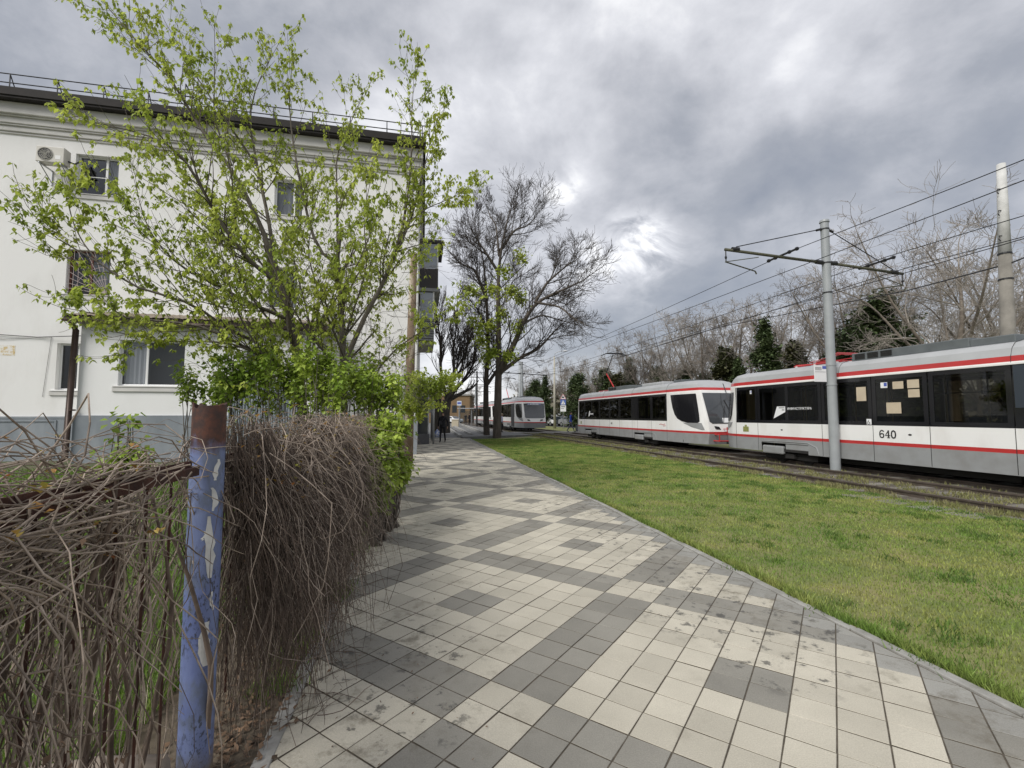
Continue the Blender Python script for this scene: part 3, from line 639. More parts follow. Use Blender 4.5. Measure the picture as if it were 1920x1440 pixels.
# single storey annex
AN = thing('annex', 'low white annex with brown edged corrugated roof and grey plinth behind the maple', 'annex', fac(7.5, 0, 1.3))
AO = 1.3
def A3(w, o, z): return fac(w, z, o+AO)
AH = [(7.85, 9.82, 2.55, 4.10), (5.2, 6.0, 2.6, 4.0)]
mb = MB(); wall_holes(mb, A3, 3.6, 10.95, 1.52, 4.72, AH, .16)
for w in (3.6, 10.95): mb.poly([A3(w, 0, 0), A3(w, -AO+.08, 0), A3(w, -AO+.08, 4.72), A3(w, 0, 4.72)])
mb.build('wall', M('bright_white_plaster', (.82, .82, .81), (.73, .73, .715), .8, .9, bump=.2, bscale=25, contrast=(.45, .8)), AN)
mb = MB(); mb.box((3.55, -.1, -.1), (11.0, .06, 1.55), A3); mb.build('plinth', PLINTH, AN)
mb = MB(); mb.box((3.2, -AO, 4.66), (11.25, .28, 4.74), A3); mb.box((3.2, .28, 4.62), (11.28, .33, 4.84), A3); mb.build('fascia', BROWNP, AN)
mb = MB(); n = 70
for i in range(n):       # corrugated sheet roof
    a, b = 3.1+8.2*i/n, 3.1+8.2*(i+1)/n; za, zb = (.03 if i % 2 else 0), (0 if i % 2 else .03)
    mb.poly([A3(a, .42, 4.80+za), A3(b, .42, 4.80+zb), A3(b, -AO, 5.25+zb), A3(a, -AO, 5.25+za)])
mb.build('roof_sheet', M('mossy_fibre_cement', (.30, .25, .19), (.19, .16, .12), 2, .95, bump=.3), AN)
for h, s_ in zip(AH, ('blind', 'pvc')): window(AN, A3, *h, style=s_, dep=.14)
# brown downpipe
mb = MB(); mb.tube([A3(11.05, .36, 4.62), A3(11.02, .14, 4.35), A3(11.12, .12, .15), A3(11.14, .3, .05)], .088, 10)
mb.build('downpipe', BROWNP, AN, smooth=True)
for z in (3.4, 1.7): mb = MB(); mb.tube([A3(11.0, .12, z), A3(11.0, .12, z+.05)], .092, 10); mb.build('pipe_clip', BROWNP, AN)
mb = MB(); mb.tube([A3(11.28, .36, 4.66), A3(3.2, .36, 4.60)], .06, 8); mb.build('gutter', BROWNP, AN, smooth=True)
# air conditioner
_F3 = F3
def F3(w, o, z): return fac(w-.45, z-.33, o)
AC = thing('air_conditioner', 'cream air conditioner unit on brackets beside the top floor window', 'air conditioner', fac(12.55, 10.6, .3))
ACM = M('cream_ac_case', (.60, .58, .53), (.52, .50, .45), 4, .5)
mb = MB(); mb.box((12.62, .32, 10.66), (13.46, .66, 11.22), F3); mb.build('case', ACM, AC, bevel=.02)
cw, cz = 12.73, 10.61
mb = MB(); mb.prism([(.22*math.cos(a*math.pi/12), .22*math.sin(a*math.pi/12)) for a in range(24)], lambda a, b, d: fac(cw+a, cz+b, d), .655, .664); mb.build('fan_opening', BLACKM, AC)
mb = MB()
for r_ in (.06, .11, .16, .21, .225): mb.tube([fac(cw+r_*math.cos(a*math.pi/12), cz+r_*math.sin(a*math.pi/12), .675) for a in range(25)], .006, 4, cap=False)
for a in range(0, 12): mb.tube([fac(cw+.225*math.cos(a*math.pi/6), cz+.225*math.sin(a*math.pi/6), .675), fac(cw, cz, .675)], .004, 4)
mb.build('fan_grille', ACM, AC)
mb = MB()
for a in range(3):
    p = a*2.094; mb.poly([fac(cw, cz, .67), fac(cw+.19*math.cos(p), cz+.19*math.sin(p), .668), fac(cw+.17*math.cos(p+.8), cz+.17*math.sin(p+.8), .672)])
mb.build('fan_blade', M('grey_fan_blade', (.25, .24, .22), None), AC)
mb = MB(); mb.box((12.72, .66, 10.78), (12.88, .664, 10.92), F3); mb.build('label_plate', PVC, AC)
for w in (12.72, 13.36):
    F3 = lambda w, o, z: fac(w, z-.33, o); w -= .45; mb = MB(); mb.box((w-.02, 0, 10.61), (w+.02, .66, 10.65), F3); mb.tube([fac(w, 9.87, .02), fac(w, 10.29, .6)], .018, 5); mb.box((w-.02, 0, 10.1), (w+.02, .035, 10.65), F3); mb.build('bracket', STEEL, AC)
mb = MB(); mb.tube([fac(12.17, 10.5, .45), fac(12.0, 10.45, .4), fac(12.0, 10.8, .02)], .03, 6); mb.build('hose', BLACKM, AC)
F3 = _F3
# balconies on the side wall
BALG = M('grey_balcony_cladding', (.23, .235, .24), (.17, .175, .18), 2, .7); BALD = M('dark_balcony_cladding', (.055, .05, .05), None)  # the darker one is the even own colour of parapet and roof
for i, (z, a0, a1, o1, lab) in enumerate(((8.15, 5.5, 8.6, .98, 'top'), (4.95, 3.4, 6.4, .75, 'lower'))):
    bt = thing('balcony', ('glazed grey balcony with dark roof, uppermost on the side of the white building', 'slatted grey balcony with glazing, lower one on the side of the white building')[i], 'balcony', SD(a0, .3, z), 0, 'balconies on the side wall')
    mb = MB(); mb.box((a0, 0.001, z), (a1, o1, z+.14), SD); mb.build('slab', CONC, bt)
    if i == 0: mb = MB(); mb.box((a0, .01, z+.14), (a1, o1, z+1.2), SD); mb.build('parapet', BALD, bt)
    else:
        for k in range(9): mb = MB(); mb.box((a0+.0, .01, z+.2+k*.12), (a1, o1, z+.29+k*.12), SD); mb.build('slat', BALG, bt)
    for k in range(4):
        aa = a0+.02+(a1-a0-.1)*k/3; mb = MB(); mb.box((aa, o1-.07, z+1.2), (aa+.07, o1, z+2.6), SD); mb.build('post', PVC, bt)
    mb = MB(); mb.box((a0, .08, z+1.22), (a0+.04, o1-.08, z+2.55), SD); mb.build('end_glass', M('blue_grey_glazing_%d' % i, (.30, .33, .37), None, rough=.1), bt)
    mb = MB(); mb.box((a0+.1, o1-.05, z+1.22), (a1-.1, o1-.03, z+2.55), SD); mb.build('front_glass', DGL, bt)
    mb = MB(); mb.box((a0-.1, .001, z+2.6), (a1+.1, o1+.28, z+2.75), SD); mb.build('roof', BALD if i == 0 else BALG, bt)
# glazed entrance under the balconies
EN = thing('entrance_porch', 'dark glazed ground floor porch on the side of the white building', 'porch', SD(9, .3, 0))
mb = MB(); mb.box((6.6, 0.002, 0), (13.6, .62, .55), SD); mb.build('base', M('dark_stone_step', (.10, .10, .105), (.07, .07, .075), 3, .5), EN)
DKG = M('dark_blue_glazing', (.022, .028, .038), None, rough=.06, spec=.8)
mb = MB(); mb.box((6.7, 0.002, .55), (13.5, .55, 3.0), SD); mb.build('glazing', DKG, EN)
for k in range(6): mb = MB(); mb.box((6.66+k*1.34, .54, .55), (6.74+k*1.34, .60, 3.0), SD); mb.build('mullion', STEEL, EN)
mb = MB(); mb.box((6.3, .002, 3.0), (13.9, .95, 3.25), SD); mb.build('canopy', BALG, EN)
for a in (6.5, 10.0, 13.7): mb = MB(); mb.tube([SD(a, .85, 0), SD(a, .85, 3.0)], .05, 10); mb.build('column', STEEL, EN, smooth=True)
# utility pole at the corner
UP = thing('utility_pole', 'old brown and pale wooden pole wrapped in twigs at the end of the hedge', 'pole', at(766, 779, 15.5)*np.array([1, 1, 0]))
b_ = at(766, 779, 15.5); mb = MB(); mb.tube([(b_[0], b_[1], 0), (b_[0]+.02, b_[1], 2.5), (b_[0]+.1, b_[1], 7.0)], [.17, .155, .12], 12)
mb.build('shaft', M('peeling_wood_pole', (.17, .12, .08), (.42, .37, .29), 3, .9, bump=.6, contrast=(.5, .62), stretch=(1, 1, .25)), UP, smooth=True)
mb = MB(); mb.tube([(b_[0]-.2, b_[1]-.05, 0), (b_[0]-.13, b_[1]-.05, 3.2)], .11, 10); mb.build('stub_post', CONC, UP, smooth=True)
# corrugated grey fence behind the shrubs
CF = thing('corrugated_fence', 'pale blue grey corrugated sheet fence behind the shrubs', 'fence', at(500, 779, 13.5)*np.array([1, 1, 0]))
CFM = M('blue_grey_sheet', (.32, .36, .40), (.26, .30, .34), 2, .5, .3)
a0, a1 = at(430, 700, 13.2), at(570, 700, 13.9)
for k in range(10):
    p = a0+(a1-a0)*k/10; q = a0+(a1-a0)*(k+1)/10; mb = MB(); n = 6
    for i in range(n):
        u0, u1 = i/n, (i+1)/n; d0, d1 = (.02 if i % 2 else 0), (0 if i % 2 else .02); g0, g1 = p+(q-p)*u0*.985, p+(q-p)*u1*.985
        mb.poly([(g0[0], g0[1]-d0, .05), (g1[0], g1[1]-d1, .05), (g1[0], g1[1]-d1, 2.5), (g0[0], g0[1]-d0, 2.5)])
    mb.build('sheet_panel', CFM, CF)
# ================= trams. local frame: x = distance from the far end, y = 0 at centre (negative towards the camera), z up
TW = M('tram_white', (.84, .84, .825), (.70, .685, .65), 1.8, .32, contrast=(.48, .85), detail=8, stretch=(1, 1, .5), spec=.5, coat=.3); TGL = M('tram_grey_skirt', (.295, .305, .31), (.235, .235, .23), 2.2, .45, contrast=(.42, .75), detail=8, coat=.2); TRD = M('tram_red', (.50, .035, .035), (.44, .03, .032), 2, .35, coat=.3)
TRF = M('tram_roof_grey', (.42, .43, .44), (.36, .37, .375), 1.2, .45, coat=.1); TBL = M('tram_black_band', (.012, .012, .014), None, rough=.12, spec=.6)
TGLS = glass('tinted_tram_glass', (.30, .29, .25), .015); TIN = M('tram_interior', (.16, .15, .12), (.10, .095, .08), 1.2, .7); TCR = M('tram_cream_panel', (.48, .42, .30), None, rough=.6)
SEAT = M('dark_blue_seat', (.03, .045, .09), None); YRAIL = M('yellow_handrail', (.5, .42, .2), None, rough=.4); PAP = M('tan_paper', (.55, .47, .35), (.50, .42, .31), 5, .9)
WHT = M('white_sticker', (.82, .83, .84), None, rough=.5); BLU = M('blue_sticker', (.08, .12, .42), None, rough=.5); INK = M('dark_print', (.02, .02, .022), None, rough=.6); GOLD = M('crest_gold', (.38, .33, .10), (.12, .2, .08), 40, .5, contrast=(.45, .55))
DKMET = M('dark_underframe', (.02, .019, .018), None, rough=.8); EQG = M('roof_equipment_grey', (.13, .145, .15), (.10, .112, .118), 3, .5); SEAM = M('seam_dark', (.03, .03, .03), None)
TRAML, HW = 15.2, 1.22
ZL = [.37, .66, .80, .885, 1.295, 2.555, 2.62, 2.735, 2.90, 3.01, 3.075, 3.10]
INS = [0, 0, 0, 0, 0, .0, .005, .02, .07, .17, .42, 1.22]
BAND = ['g', 'g', 'r', 'w', 'x', 'w', 'r', 'f', 'f', 'f', 'f']
MATS = [TGL, TRD, TW, TRF, TIN]; MI = dict(g=0, r=1, w=2, f=3)
TAIL, CAB = 1.0, 2.75
def half(d, end):
    if end == 'tail': t = min(d/.9, 1); return HW*(.76+.24*math.sin(t*math.pi/2)**.8)
    t = min(d/2.2, 1); return HW*(.78+.22*math.sin(t*math.pi/2)**.85)
def rake(z, end):
    k = 1 if end == 'cab' else .45
    return k*(.10*max(0, (.8-z)/.45) + (.52*max(0, (z-.95)/1.65)**1.15) + .55*max(0, (z-2.7)/.4)**1.5)
def surf(d, zi, z, end, side=-1, o=0.0, ins=0.0):
    lim = TAIL+.3 if end == 'tail' else CAB
    dd = d+rake(z, end)*max(0, 1-d/lim)
    y = (half(d, end)-ins+o)*side
    x = dd if end == 'tail' else TRAML-dd
    return (x, y, z)
def make_tram(num, label, loc_s, near_paper=True, third=False, t_line=12.87, detail=True):
    root = thing('tram', label, 'tram', (0, 0, 0))
    st = [('tail', d) for d in (0, .12, .3, .6, .85)]+[('mid', x) for x in (1.0, 2.1, 4.0, 4.51, 6.04, 7.4, 9.2, 11.1, 12.3)]+[('cab', d) for d in (2.75, 2.2, 1.6, 1.1, .7, .35, .12, 0)]
    mb = MB(); rings = []
    for kind, d in st:
        ring = []
        for side in (-1, 1):
            zs = list(range(len(ZL))) if side == -1 else list(range(len(ZL)-2, -1, -1))
            for k in zs:
                z, ins = ZL[k], INS[k]
                if kind == 'mid': p = (d, (HW-min(ins, HW))*side, z)
                else:
                    h = half(d, kind); p = surf(d, k, z, kind, side, 0, min(ins*h/HW, h))
                if k == len(ZL)-1: p = (p[0], 0, z)
                ring.append(p)
        rings.append(ring)
    n = len(rings[0]); K = len(ZL)
    bx = [(s[1] if s[0] != 'cab' else TRAML-s[1]) for s in st]
    for i in range(len(rings)-1):
        mid_ = (bx[i]+bx[i+1])/2
        for j in range(n-1):
            kk = j if j < K-1 else 2*K-3-j
            b = BAND[kk]
            if b == 'x':
                if .85 <= mid_ <= TRAML-CAB: continue
                b = 'w'
            if kk == 0 and (2.1 < mid_ < 4.0 or 9.2 < mid_ < 11.1): continue
            mb.add([rings[i][j], rings[i+1][j], rings[i+1][j+1], rings[i][j+1]], [(0, 1, 2, 3)], MI[b])
    for ring, end in ((rings[0], 'tail'), (rings[-1], 'cab')):      # end faces
        for k in range(K-1):
            a, b, c, d = ring[k], ring[k+1], ring[2*K-3-k+0] if k < K-2 else ring[K-1], ring[2*K-2-k]
            if k < K-2: mb.add([ring[k], ring[k+1], ring[2*K-3-k], ring[2*K-2-k]], [(0, 1, 2, 3)], MI['w' if BAND[k] == 'x' else BAND[k]])
            else: mb.add([ring[k], ring[K-1], ring[2*K-2-k]], [(0, 1, 2)], 3)
    body = mb.build('body', MATS, root)
    es = body.modifiers.new('edge', 'EDGE_SPLIT'); es.split_angle = R(28)
    body.data.polygons.foreach_set('use_smooth', [True]*len(body.data.polygons))
    mb = MB(); mb.box((1.0, -HW+.03, .40), (TRAML-1.5, HW-.03, .50)); mb.build('floor', DKMET, root)
    mb = MB(); mb.box((1.0, -HW+.06, 2.6), (TRAML-1.8, HW-.06, 2.64)); mb.build('ceiling', TIN, root)
    # windows: black frit frames with tinted glass, both sides
    cells = [(.86, 1.94), (1.96, 4.50), (4.52, 6.03), (6.05, 7.38), (7.41, 8.94), (8.96, 9.55), (9.57, 11.0), (11.02, 12.42)]
    for side in (-1, 1):
        for (a, b) in cells:
            if third and side == -1 and (a > 11 or 4.6 > a > 4.4): pass
            mb = MB(); y0, y1 = side*(HW-.03), side*(HW-.004)
            ys = (min(y0, y1), max(y0, y1)); e = .10; zt, zb_ = 2.46, 1.40
            split = [(a+e, b-e)] if b-a < 2 else [(a+e, (a+b)/2-.06), ((a+b)/2+.06, b-e)]
            if b-a < .7: split = []
            mb.box((a, ys[0], 1.297), (b, ys[1], zb_)); mb.box((a, ys[0], zt), (b, ys[1], 2.553))
            xs = [a]+[v for s_ in split for v in s_]+[b]
            for i in range(0, len(xs), 2): mb.box((xs[i], ys[0], zb_), (xs[i+1], ys[1], zt))
            fr_ = mb.build('window', TBL, root)
            for (p, q) in split:
                mb = MB(); yy = side*(HW-.012); mb.poly([(p-.02, yy, zb_-.02), (q+.02, yy, zb_-.02), (q+.02, yy, zt+.02), (p-.02, yy, zt+.02)]); mb.build('pane', TGLS, fr_)
                if detail and q-p > 1.15: mb = MB(); mb.box((p, min(side*(HW-.035), side*(HW-.02)), 2.03), (q, max(side*(HW-.035), side*(HW-.02)), 2.055)); mb.build('glazing_bar', BLACKM, fr_)
    # cab side window and trims on body surface
    def patch(end, side, rows, m, name, o=.012, par=root):
        mb = MB(); K2 = 7; g = []
        for z, dl, dr in rows: g.append([surf(dl+(dr-dl)*i/K2, 0, z, end, side, o, 0) for i in range(K2+1)])
        for i in range(len(g)-1):
            for j in range(K2): mb.add([g[i][j], g[i][j+1], g[i+1][j+1], g[i+1][j]], [(0, 1, 2, 3)])
        return mb.build(name, m, par, smooth=True)
    for side in (-1, 1):
        patch('cab', side, [(1.24, .55, 1.15), (1.30, .42, 1.55), (1.42, .40, 1.86), (1.6, .38, 2.05), (1.9, .36, 2.2), (2.2, .34, 2.28), (2.46, .32, 2.33), (2.48, .34, 2.30)], TBL, 'cab_window')
        patch('cab', side, [(.95, .22, .40), (1.06, .26, .95), (1.24, .34, 1.5)], TGL, 'cab_trim', .008)
        patch('tail', side, [(1.34, .16, .30), (1.42, .10, .46), (1.6, .08, .56), (1.9, .07, .62), (2.2, .07, .66), (2.40, .07, .66)], TBL, 'end_side_window')
        patch('tail', side, [(.99, .02, .10), (1.14, .04, .44), (1.30, .10, .62)], TGL, 'end_trim', .008)
    def front(end, rows, m, name, o=.012):
        mb = MB(); g = []
        for z, f in rows:
            h = half(0, end)*f; x = (TRAML-rake(z, end)+o) if end == 'cab' else (rake(z, end)-o); g.append([(x, -h, z), (x, h, z)])
        for i in range(len(g)-1): mb.add([g[i][0], g[i][1], g[i+1][1], g[i+1][0]], [(0, 1, 2, 3)])
        return mb.build(name, m, root)
    ws = front('cab', [(1.22, .80), (1.30, .93), (2.35, .97), (2.5, .97)], M('windscreen_glass_%d' % num, (.045, .05, .055), (.08, .085, .09), .6, .05, spec=.9), 'windscreen')
    front('tail', [(1.35, .9), (2.5, .96)], TBL, 'rear_window')
    if detail:
        mb = MB(); x = TRAML-rake(1.8, 'cab')+.03
        mb.tube([(TRAML-rake(1.25, 'cab')+.02, .05, 1.25), (x, .15, 1.8), (TRAML-rake(2.2, 'cab')+.03, .02, 2.2)], .015, 5); mb.tube([(TRAML-rake(1.25, 'cab')+.02, -.25, 1.25), (TRAML-rake(1.9, 'cab')+.03, -.05, 1.95)], .013, 5); mb.build('wiper', BLACKM, root)
        front('cab', [(1.26, .28), (1.45, .28)], WHT, 'route_card', .02)
    # headlights
    for sy in (-1, 1):
        mb = MB(); xx = TRAML-rake(1.05, 'cab'); mb.prism([(sy*.42, .98), (sy*.66, 1.0), (sy*.70, 1.12), (sy*.50, 1.09)] if sy > 0 else [(-.50, 1.09), (-.70, 1.12), (-.66, 1.0), (-.42, .98)], lambda a, b, d: (xx+d, a, b), -.02, .025); mb.build('headlight', BLACKM, root)
    # coupling guard at the cab end
    if not third:
        mb = MB(); xg = TRAML+.22
        for z in (.52, .78): mb.tube([(TRAML-.1, -.72, z), (xg, -.66, z), (xg, .66, z), (TRAML-.1, .72, z)], .028, 6)
        for y in (-.66, -.22, .22, .66): mb.tube([(xg, y, .52), (xg, y, .78)], .022, 6)
        for y in (-.3, .35): mb.tube([(xg, y, .78), (xg, y, 1.08)], .022, 6); mb.tube([(xg, y, 1.0), (TRAML, y, 1.0)], .018, 5)
        mb.build('bumper_guard', TRD, root)
        mb = MB(); mb.box((TRAML-.2, -.12, .38), (TRAML+.55, .12, .50)); mb.tube([(TRAML+.5, 0, .44), (TRAML+.75, 0, .44)], .09, 8); mb.build('coupler', DKMET, root)
        mb = MB(); mb.tube([(TRAML-.5, .1, 2.9), (TRAML-.1, .05, 2.2), (TRAML+.1, .2, 1.7), (TRAML+.45, .3, 1.6)], .018, 5); mb.build('coupling_cable', BLACKM, root)
    # seams
    mb = MB()
    for x in (.86, 1.95, 4.51, 6.04, 7.395, 8.95, 9.56, 11.01, 12.43):
        mb.box((x-.006, -HW-.003, .385), (x+.006, -HW+.004, 1.29)); mb.box((x-.006, HW-.004, .385), (x+.006, HW+.003, 1.29))
    for x in (5.1, 8.95, 12.43): mb.tube([(x, -HW+.0, 2.56), (x, -HW+.018, 2.74), (x, -HW+.07, 2.90), (x, -HW+.16, 3.012), (x, -HW+.4, 3.08)], .006, 4)
    mb.build('panel_seams', SEAM, root, kind='stuff')
    mb = MB(); mb.box((.9, -HW-.012, 2.557), (12.4, -HW-.001, 2.60)); mb.box((.9, HW+.001, 2.557), (12.4, HW+.012, 2.60)); mb.build('drip_rail', TW, root, bevel=.004)
    # bogies
    for b0 in (2.1, 9.2):
        for side in (-1, 1):
            y = side*HW; mb = MB(); lo, hi = sorted((y-side*.10, y+side*.03)); mb.box((b0+.05, lo, .31), (b0+.93, hi, .57)); mb.build('bogie_cover', TGL, root, bevel=.04)
            mb = MB(); lo, hi = sorted((y-side*.07, y-side*.02)); mb.box((b0+1.0, lo, .47), (b0+1.9, hi, .66)); mb.build('bogie_panel', TGL, root, bevel=.02)
            mb = MB()      # pressed arch above the opening
            mb.tube([(b0-.03, y+side*.004, .38), (b0-.03, y+side*.004, .62), (b0+.05, y+side*.004, .70), (b0+1.05, y+side*.004, .72), (b0+1.9, y+side*.004, .72), (b0+2.2, y+side*.004, .60), (b0+2.28, y+side*.004, .385)], .014, 5); mb.build('arch_moulding', TGL, root)
            for wx in (.45, 1.5): mb = MB(); mb.tube([(b0+wx, side*.74, .32), (b0+wx, side*.86, .32)], .29, 16); mb.build('wheel', DKMET, root)
        mb = MB(); mb.box((b0-.1, -1.0, .16), (b0+2.0, 1.0, .36)); mb.box((b0+.9, -1.12, .2), (b0+1.25, 1.12, .34)); mb.build('bogie_frame', DKMET, root)
    mb = MB(); mb.box((4.6, -.9, .20), (8.8, .9, .40)); mb.build('underframe', DKMET, root)
    # interior
    if detail:
        for x in np.arange(2.4, 12, 1.05):
            for side in (-1, 1):
                if abs(x-6.6) < .8: continue
                mb = MB(); yc = side*.82; mb.box((x, yc-.22, .88), (x+.42, yc+.22, .95)); mb.box((x+.40, yc-.22, .92), (x+.46, yc+.22, 1.52)); mb.build('seat', SEAT, root, bevel=.02)
        for x in (1.9, 3.3, 5.0, 5.9, 7.3, 9.0, 10.4, 12.2): mb = MB(); mb.tube([(x, -.55, .5), (x, -.55, 2.6)], .018, 6); mb.tube([(x+.1, .6, .5), (x+.1, .6, 2.6)], .018, 6); mb.build('stanchion', YRAIL, root)
        mb = MB(); mb.box((1.02, -1.1, .5), (1.06, 1.1, 2.6)); mb.box((TRAML-CAB-.1, -1.1, .5), (TRAML-CAB-.06, 1.1, 2.6)); mb.build('partition', TIN, root)
        mb = MB(); mb.box((1.15, -1.0, 1.2), (1.75, -.98, 2.45)); mb.build('cream_panel', TCR, root)
    # roof equipment
    e0 = 2.9
    mb = MB(); mb.box((5.3, -.95, 3.03), (8.1, .55, 3.25)); mb.box((8.1, -.95, 3.03), (8.9, .55, 3.20)); mb.build('roof_cabinet', EQG, root, bevel=.02)
    for k in range(3):
        mb = MB(); x0 = 5.38+k*.36
        for i in range(7): mb.box((x0+.02, -.963, 3.075+i*.022), (x0+.31, -.951, 3.086+i*.022))
        mb.build('vent_grille', DKMET, root)
    mb = MB(); mb.box((9.3, -.8, 3.05), (11.4, .8, 3.22)); mb.build('roof_pod', TRF, root, bevel=.05)
    mb = MB(); mb.box((12.2, -.7, 3.06), (12.9, .7, 3.2)); mb.build('roof_box', EQG, root, bevel=.02)
    # pantograph
    pr = MB(); up = third or num == 641
    for y in (-.55, .55): pr.tube([(2.9, y, 3.14), (4.6, y, 3.14)], .028, 6)
    for x in (2.9, 3.7, 4.6): pr.tube([(x, -.55, 3.14), (x, .55, 3.14)], .028, 6)
    if not up:
        for y in (-.4, .4): pr.tube([(4.5, y, 3.16), (3.2, y*.6, 3.26), (4.55, y*1.3, 3.34)], .02, 5)
        for x in (2.75, 2.95): pr.tube([(x+1.75, -.8, 3.36), (x+1.75, .8, 3.36)], .02, 5)
        pr.tube([(2.7, -.3, 3.2), (2.75, .3, 3.25), (3.1, .5, 3.3)], .03, 6); pr.box((3.4, -.2, 3.15), (3.9, .2, 3.27))
        pr.build('pantograph', TRD, root)
    else:
        pr.tube([(4.3, 0, 3.16), (2.9, 0, 4.35)], .04, 6); pan = pr.build('pantograph', TRD, root)
        mb = MB(); mb.tube([(2.9, 0, 4.35), (4.0, 0, 5.5)], .028, 6); mb.tube([(4.0, -.8, 5.42), (4.0, -.5, 5.55), (4.0, .5, 5.55), (4.0, .8, 5.42)], .03, 6); mb.tube([(4.25, -.8, 5.42), (4.25, -.5, 5.55), (4.25, .5, 5.55), (4.25, .8, 5.42)], .03, 6); mb.build('collector_head', BLACKM, pan)
    for x in (3.0, 3.7, 4.5): mb = MB(); mb.tube([(x, -.55, 3.05), (x, -.55, 3.14)], .05, 8); mb.build('insulator', CORN, root)
    # prints on the visible side, y = -HW
    return root
def text_mesh(name, s, size, m, parent, org, ux=(-1, 0, 0), uz=(0, 0, 1), off=0., shear=0, depth=.002, sx=1.0):
    cu = bpy.data.curves.new('t', 'FONT'); cu.body = s; cu.size = size; cu.extrude = depth; cu.offset = off; cu.shear = shear; cu.align_x = 'CENTER'; cu.align_y = 'CENTER'
    to = bpy.data.objects.new('t', cu); COL.objects.link(to); bpy.context.view_layer.update()
    me = bpy.data.meshes.new_from_object(to.evaluated_get(bpy.context.evaluated_depsgraph_get())); bpy.data.objects.remove(to); bpy.data.curves.remove(cu)
    u = Vector(ux).normalized(); w = Vector(uz); nn = u.cross(w)
    mt = Matrix(((u.x*sx, w.x, nn.x, org[0]), (u.y*sx, w.y, nn.y, org[1]), (u.z*sx, w.z, nn.z, org[2]), (0, 0, 0, 1))); me.transform(mt)
    me.materials.clear(); me.materials.append(m); me.name = name; return link(name, me, parent)
YS = -HW-.0045
# seen from the camera side (y<0 looking towards +y) the reading direction is +x, and x grows towards the camera, i.e. to the right in the picture
def panel(name, root, x0, x1, z0, z1, m, y=YS, par=None):
    mb = MB(); mb.box((x0, y-.001, z0), (x1, y+.002, z1)); return mb.build(name, m, par or root)
SERIF = {   # strokes of blocky serif numerals on a 1 x 1.4 grid: (points, closed, width)
 '6': [([(.88, 1.18), (.72, 1.34), (.5, 1.38), (.28, 1.26), (.14, .95), (.12, .5), (.22, .14), (.5, .02), (.8, .12), (.9, .42), (.8, .7), (.52, .8), (.26, .68), (.15, .5)], .15)],
 '4': [([(.66, 1.36), (.08, .46), (.98, .46)], .09), ([(.68, 1.38), (.68, .04)], .19), ([(.42, .04), (.94, .04)], .08)],
 '0': [([(.5, 1.38), (.24, 1.24), (.13, .9), (.13, .5), (.24, .16), (.5, .02), (.76, .16), (.87, .5), (.87, .9), (.76, 1.24), (.5, 1.38)], .16)],
 '1': [([(.5, 1.36), (.5, .04)], .17), ([(.5, 1.34), (.25, 1.12)], .1), ([(.25, .04), (.75, .04)], .08)]}
def serif_number(name, s, h, m, root, xc, zc, y=YS, fn=None):
    mb = MB(); k = h/1.4; adv = 1.12*k; x0 = xc-adv*len(s)/2
    fn = fn or (lambda a, b, d: (a, y-d, b))
    for i, ch in enumerate(s):
        for pts, w in SERIF[ch]:
            P = [np.array(p)*k for p in pts]
            for a, b in zip(P[:-1], P[1:]):
                d = (b-a)/(np.linalg.norm(b-a)+1e-9); nn = np.array([-d[1], d[0]])*w*1.35*k/2; a_ = a-d*w*k*.25; b_ = b+d*w*k*.25
                mb.prism([tuple(q+np.array([x0+adv*i, zc-h/2])) for q in (a_-nn, b_-nn, b_+nn, a_+nn)], fn, 0, .0016+.0002*len(mb.f)/6)
    return mb.build(name, m, root)
T0 = make_tram(640, 'long grey and white tram numbered 640 with infrastructure lettering, nearest on the right', 0)
o = T0
serif_number('fleet_number', '640', .185, INK, T0, 6.42, 1.085)
text_mesh('lettering', 'ИНФРАСТРУКТУРА', .105, WHT, T0, (3.72, -HW-.006, 1.755), ux=(1, 0, 0), off=0, sx=.93)
mb = MB(); mb.prism([(2.68, 1.45), (2.84, 1.84), (3.18, 1.84), (3.18, 1.66)], lambda a, b, d: (a, -HW-.006-d, b), 0, .003); lg = mb.build('flag_logo', WHT, T0)
mb = MB()
for zz_ in (1.805, 1.78, 1.735, 1.71): mb.box((2.92 if zz_ > 1.75 else 3.04, -HW-.0105, zz_), (3.15, -HW-.009, zz_+.012))
mb.build('logo_lines', INK, lg)
panel('crest', T0, 1.22, 1.50, .98, 1.16, GOLD); panel('crest_top', T0, 1.31, 1.41, 1.165, 1.22, GOLD)
panel('accessibility_sign', T0, 5.88, 6.01, 1.315, 1.46, WHT); mb = MB(); mb.tube([(5.935+.035*math.cos(R(a)), YS-.004, 1.36+.035*math.sin(R(a))) for a in range(100, 400, 20)], .006, 4); mb.tube([(5.93, YS-.004, 1.43), (5.93, YS-.004, 1.38), (5.965, YS-.004, 1.375), (5.975, YS-.004, 1.34)], .007, 4); mb.build('wheelchair_symbol', INK, T0)
for a in ((1.62, 1.70, 2.30, 2.42), (6.30, 6.47, 2.24, 2.38)): panel('door_sticker', T0, *a, WHT); panel('sticker_blue', T0, a[0]+(a[1]-a[0])*.5, a[1]-.01, a[2]+.04, a[3]-.01, BLU, YS-.003)
for a in ((5.63, 5.90, 1.93, 2.30), (6.60, 6.86, 2.20, 2.38), (6.95, 7.22, 2.20, 2.40), (6.96, 7.22, 1.98, 2.17), (6.42, 6.78, 1.60, 1.87)): panel('paper_notice', T0, *a, PAP)
for x in (3.0, 6.95): mb = MB(); mb.ball((x, YS, 1.09), (.045, .006, .022), 10, 5); mb.build('side_lamp', DKMET, T0)
panel('blank_panel', T0, 8.98, 9.54, 1.70, 2.54, M('slate_panel', (.035, .045, .058), None, rough=.3))
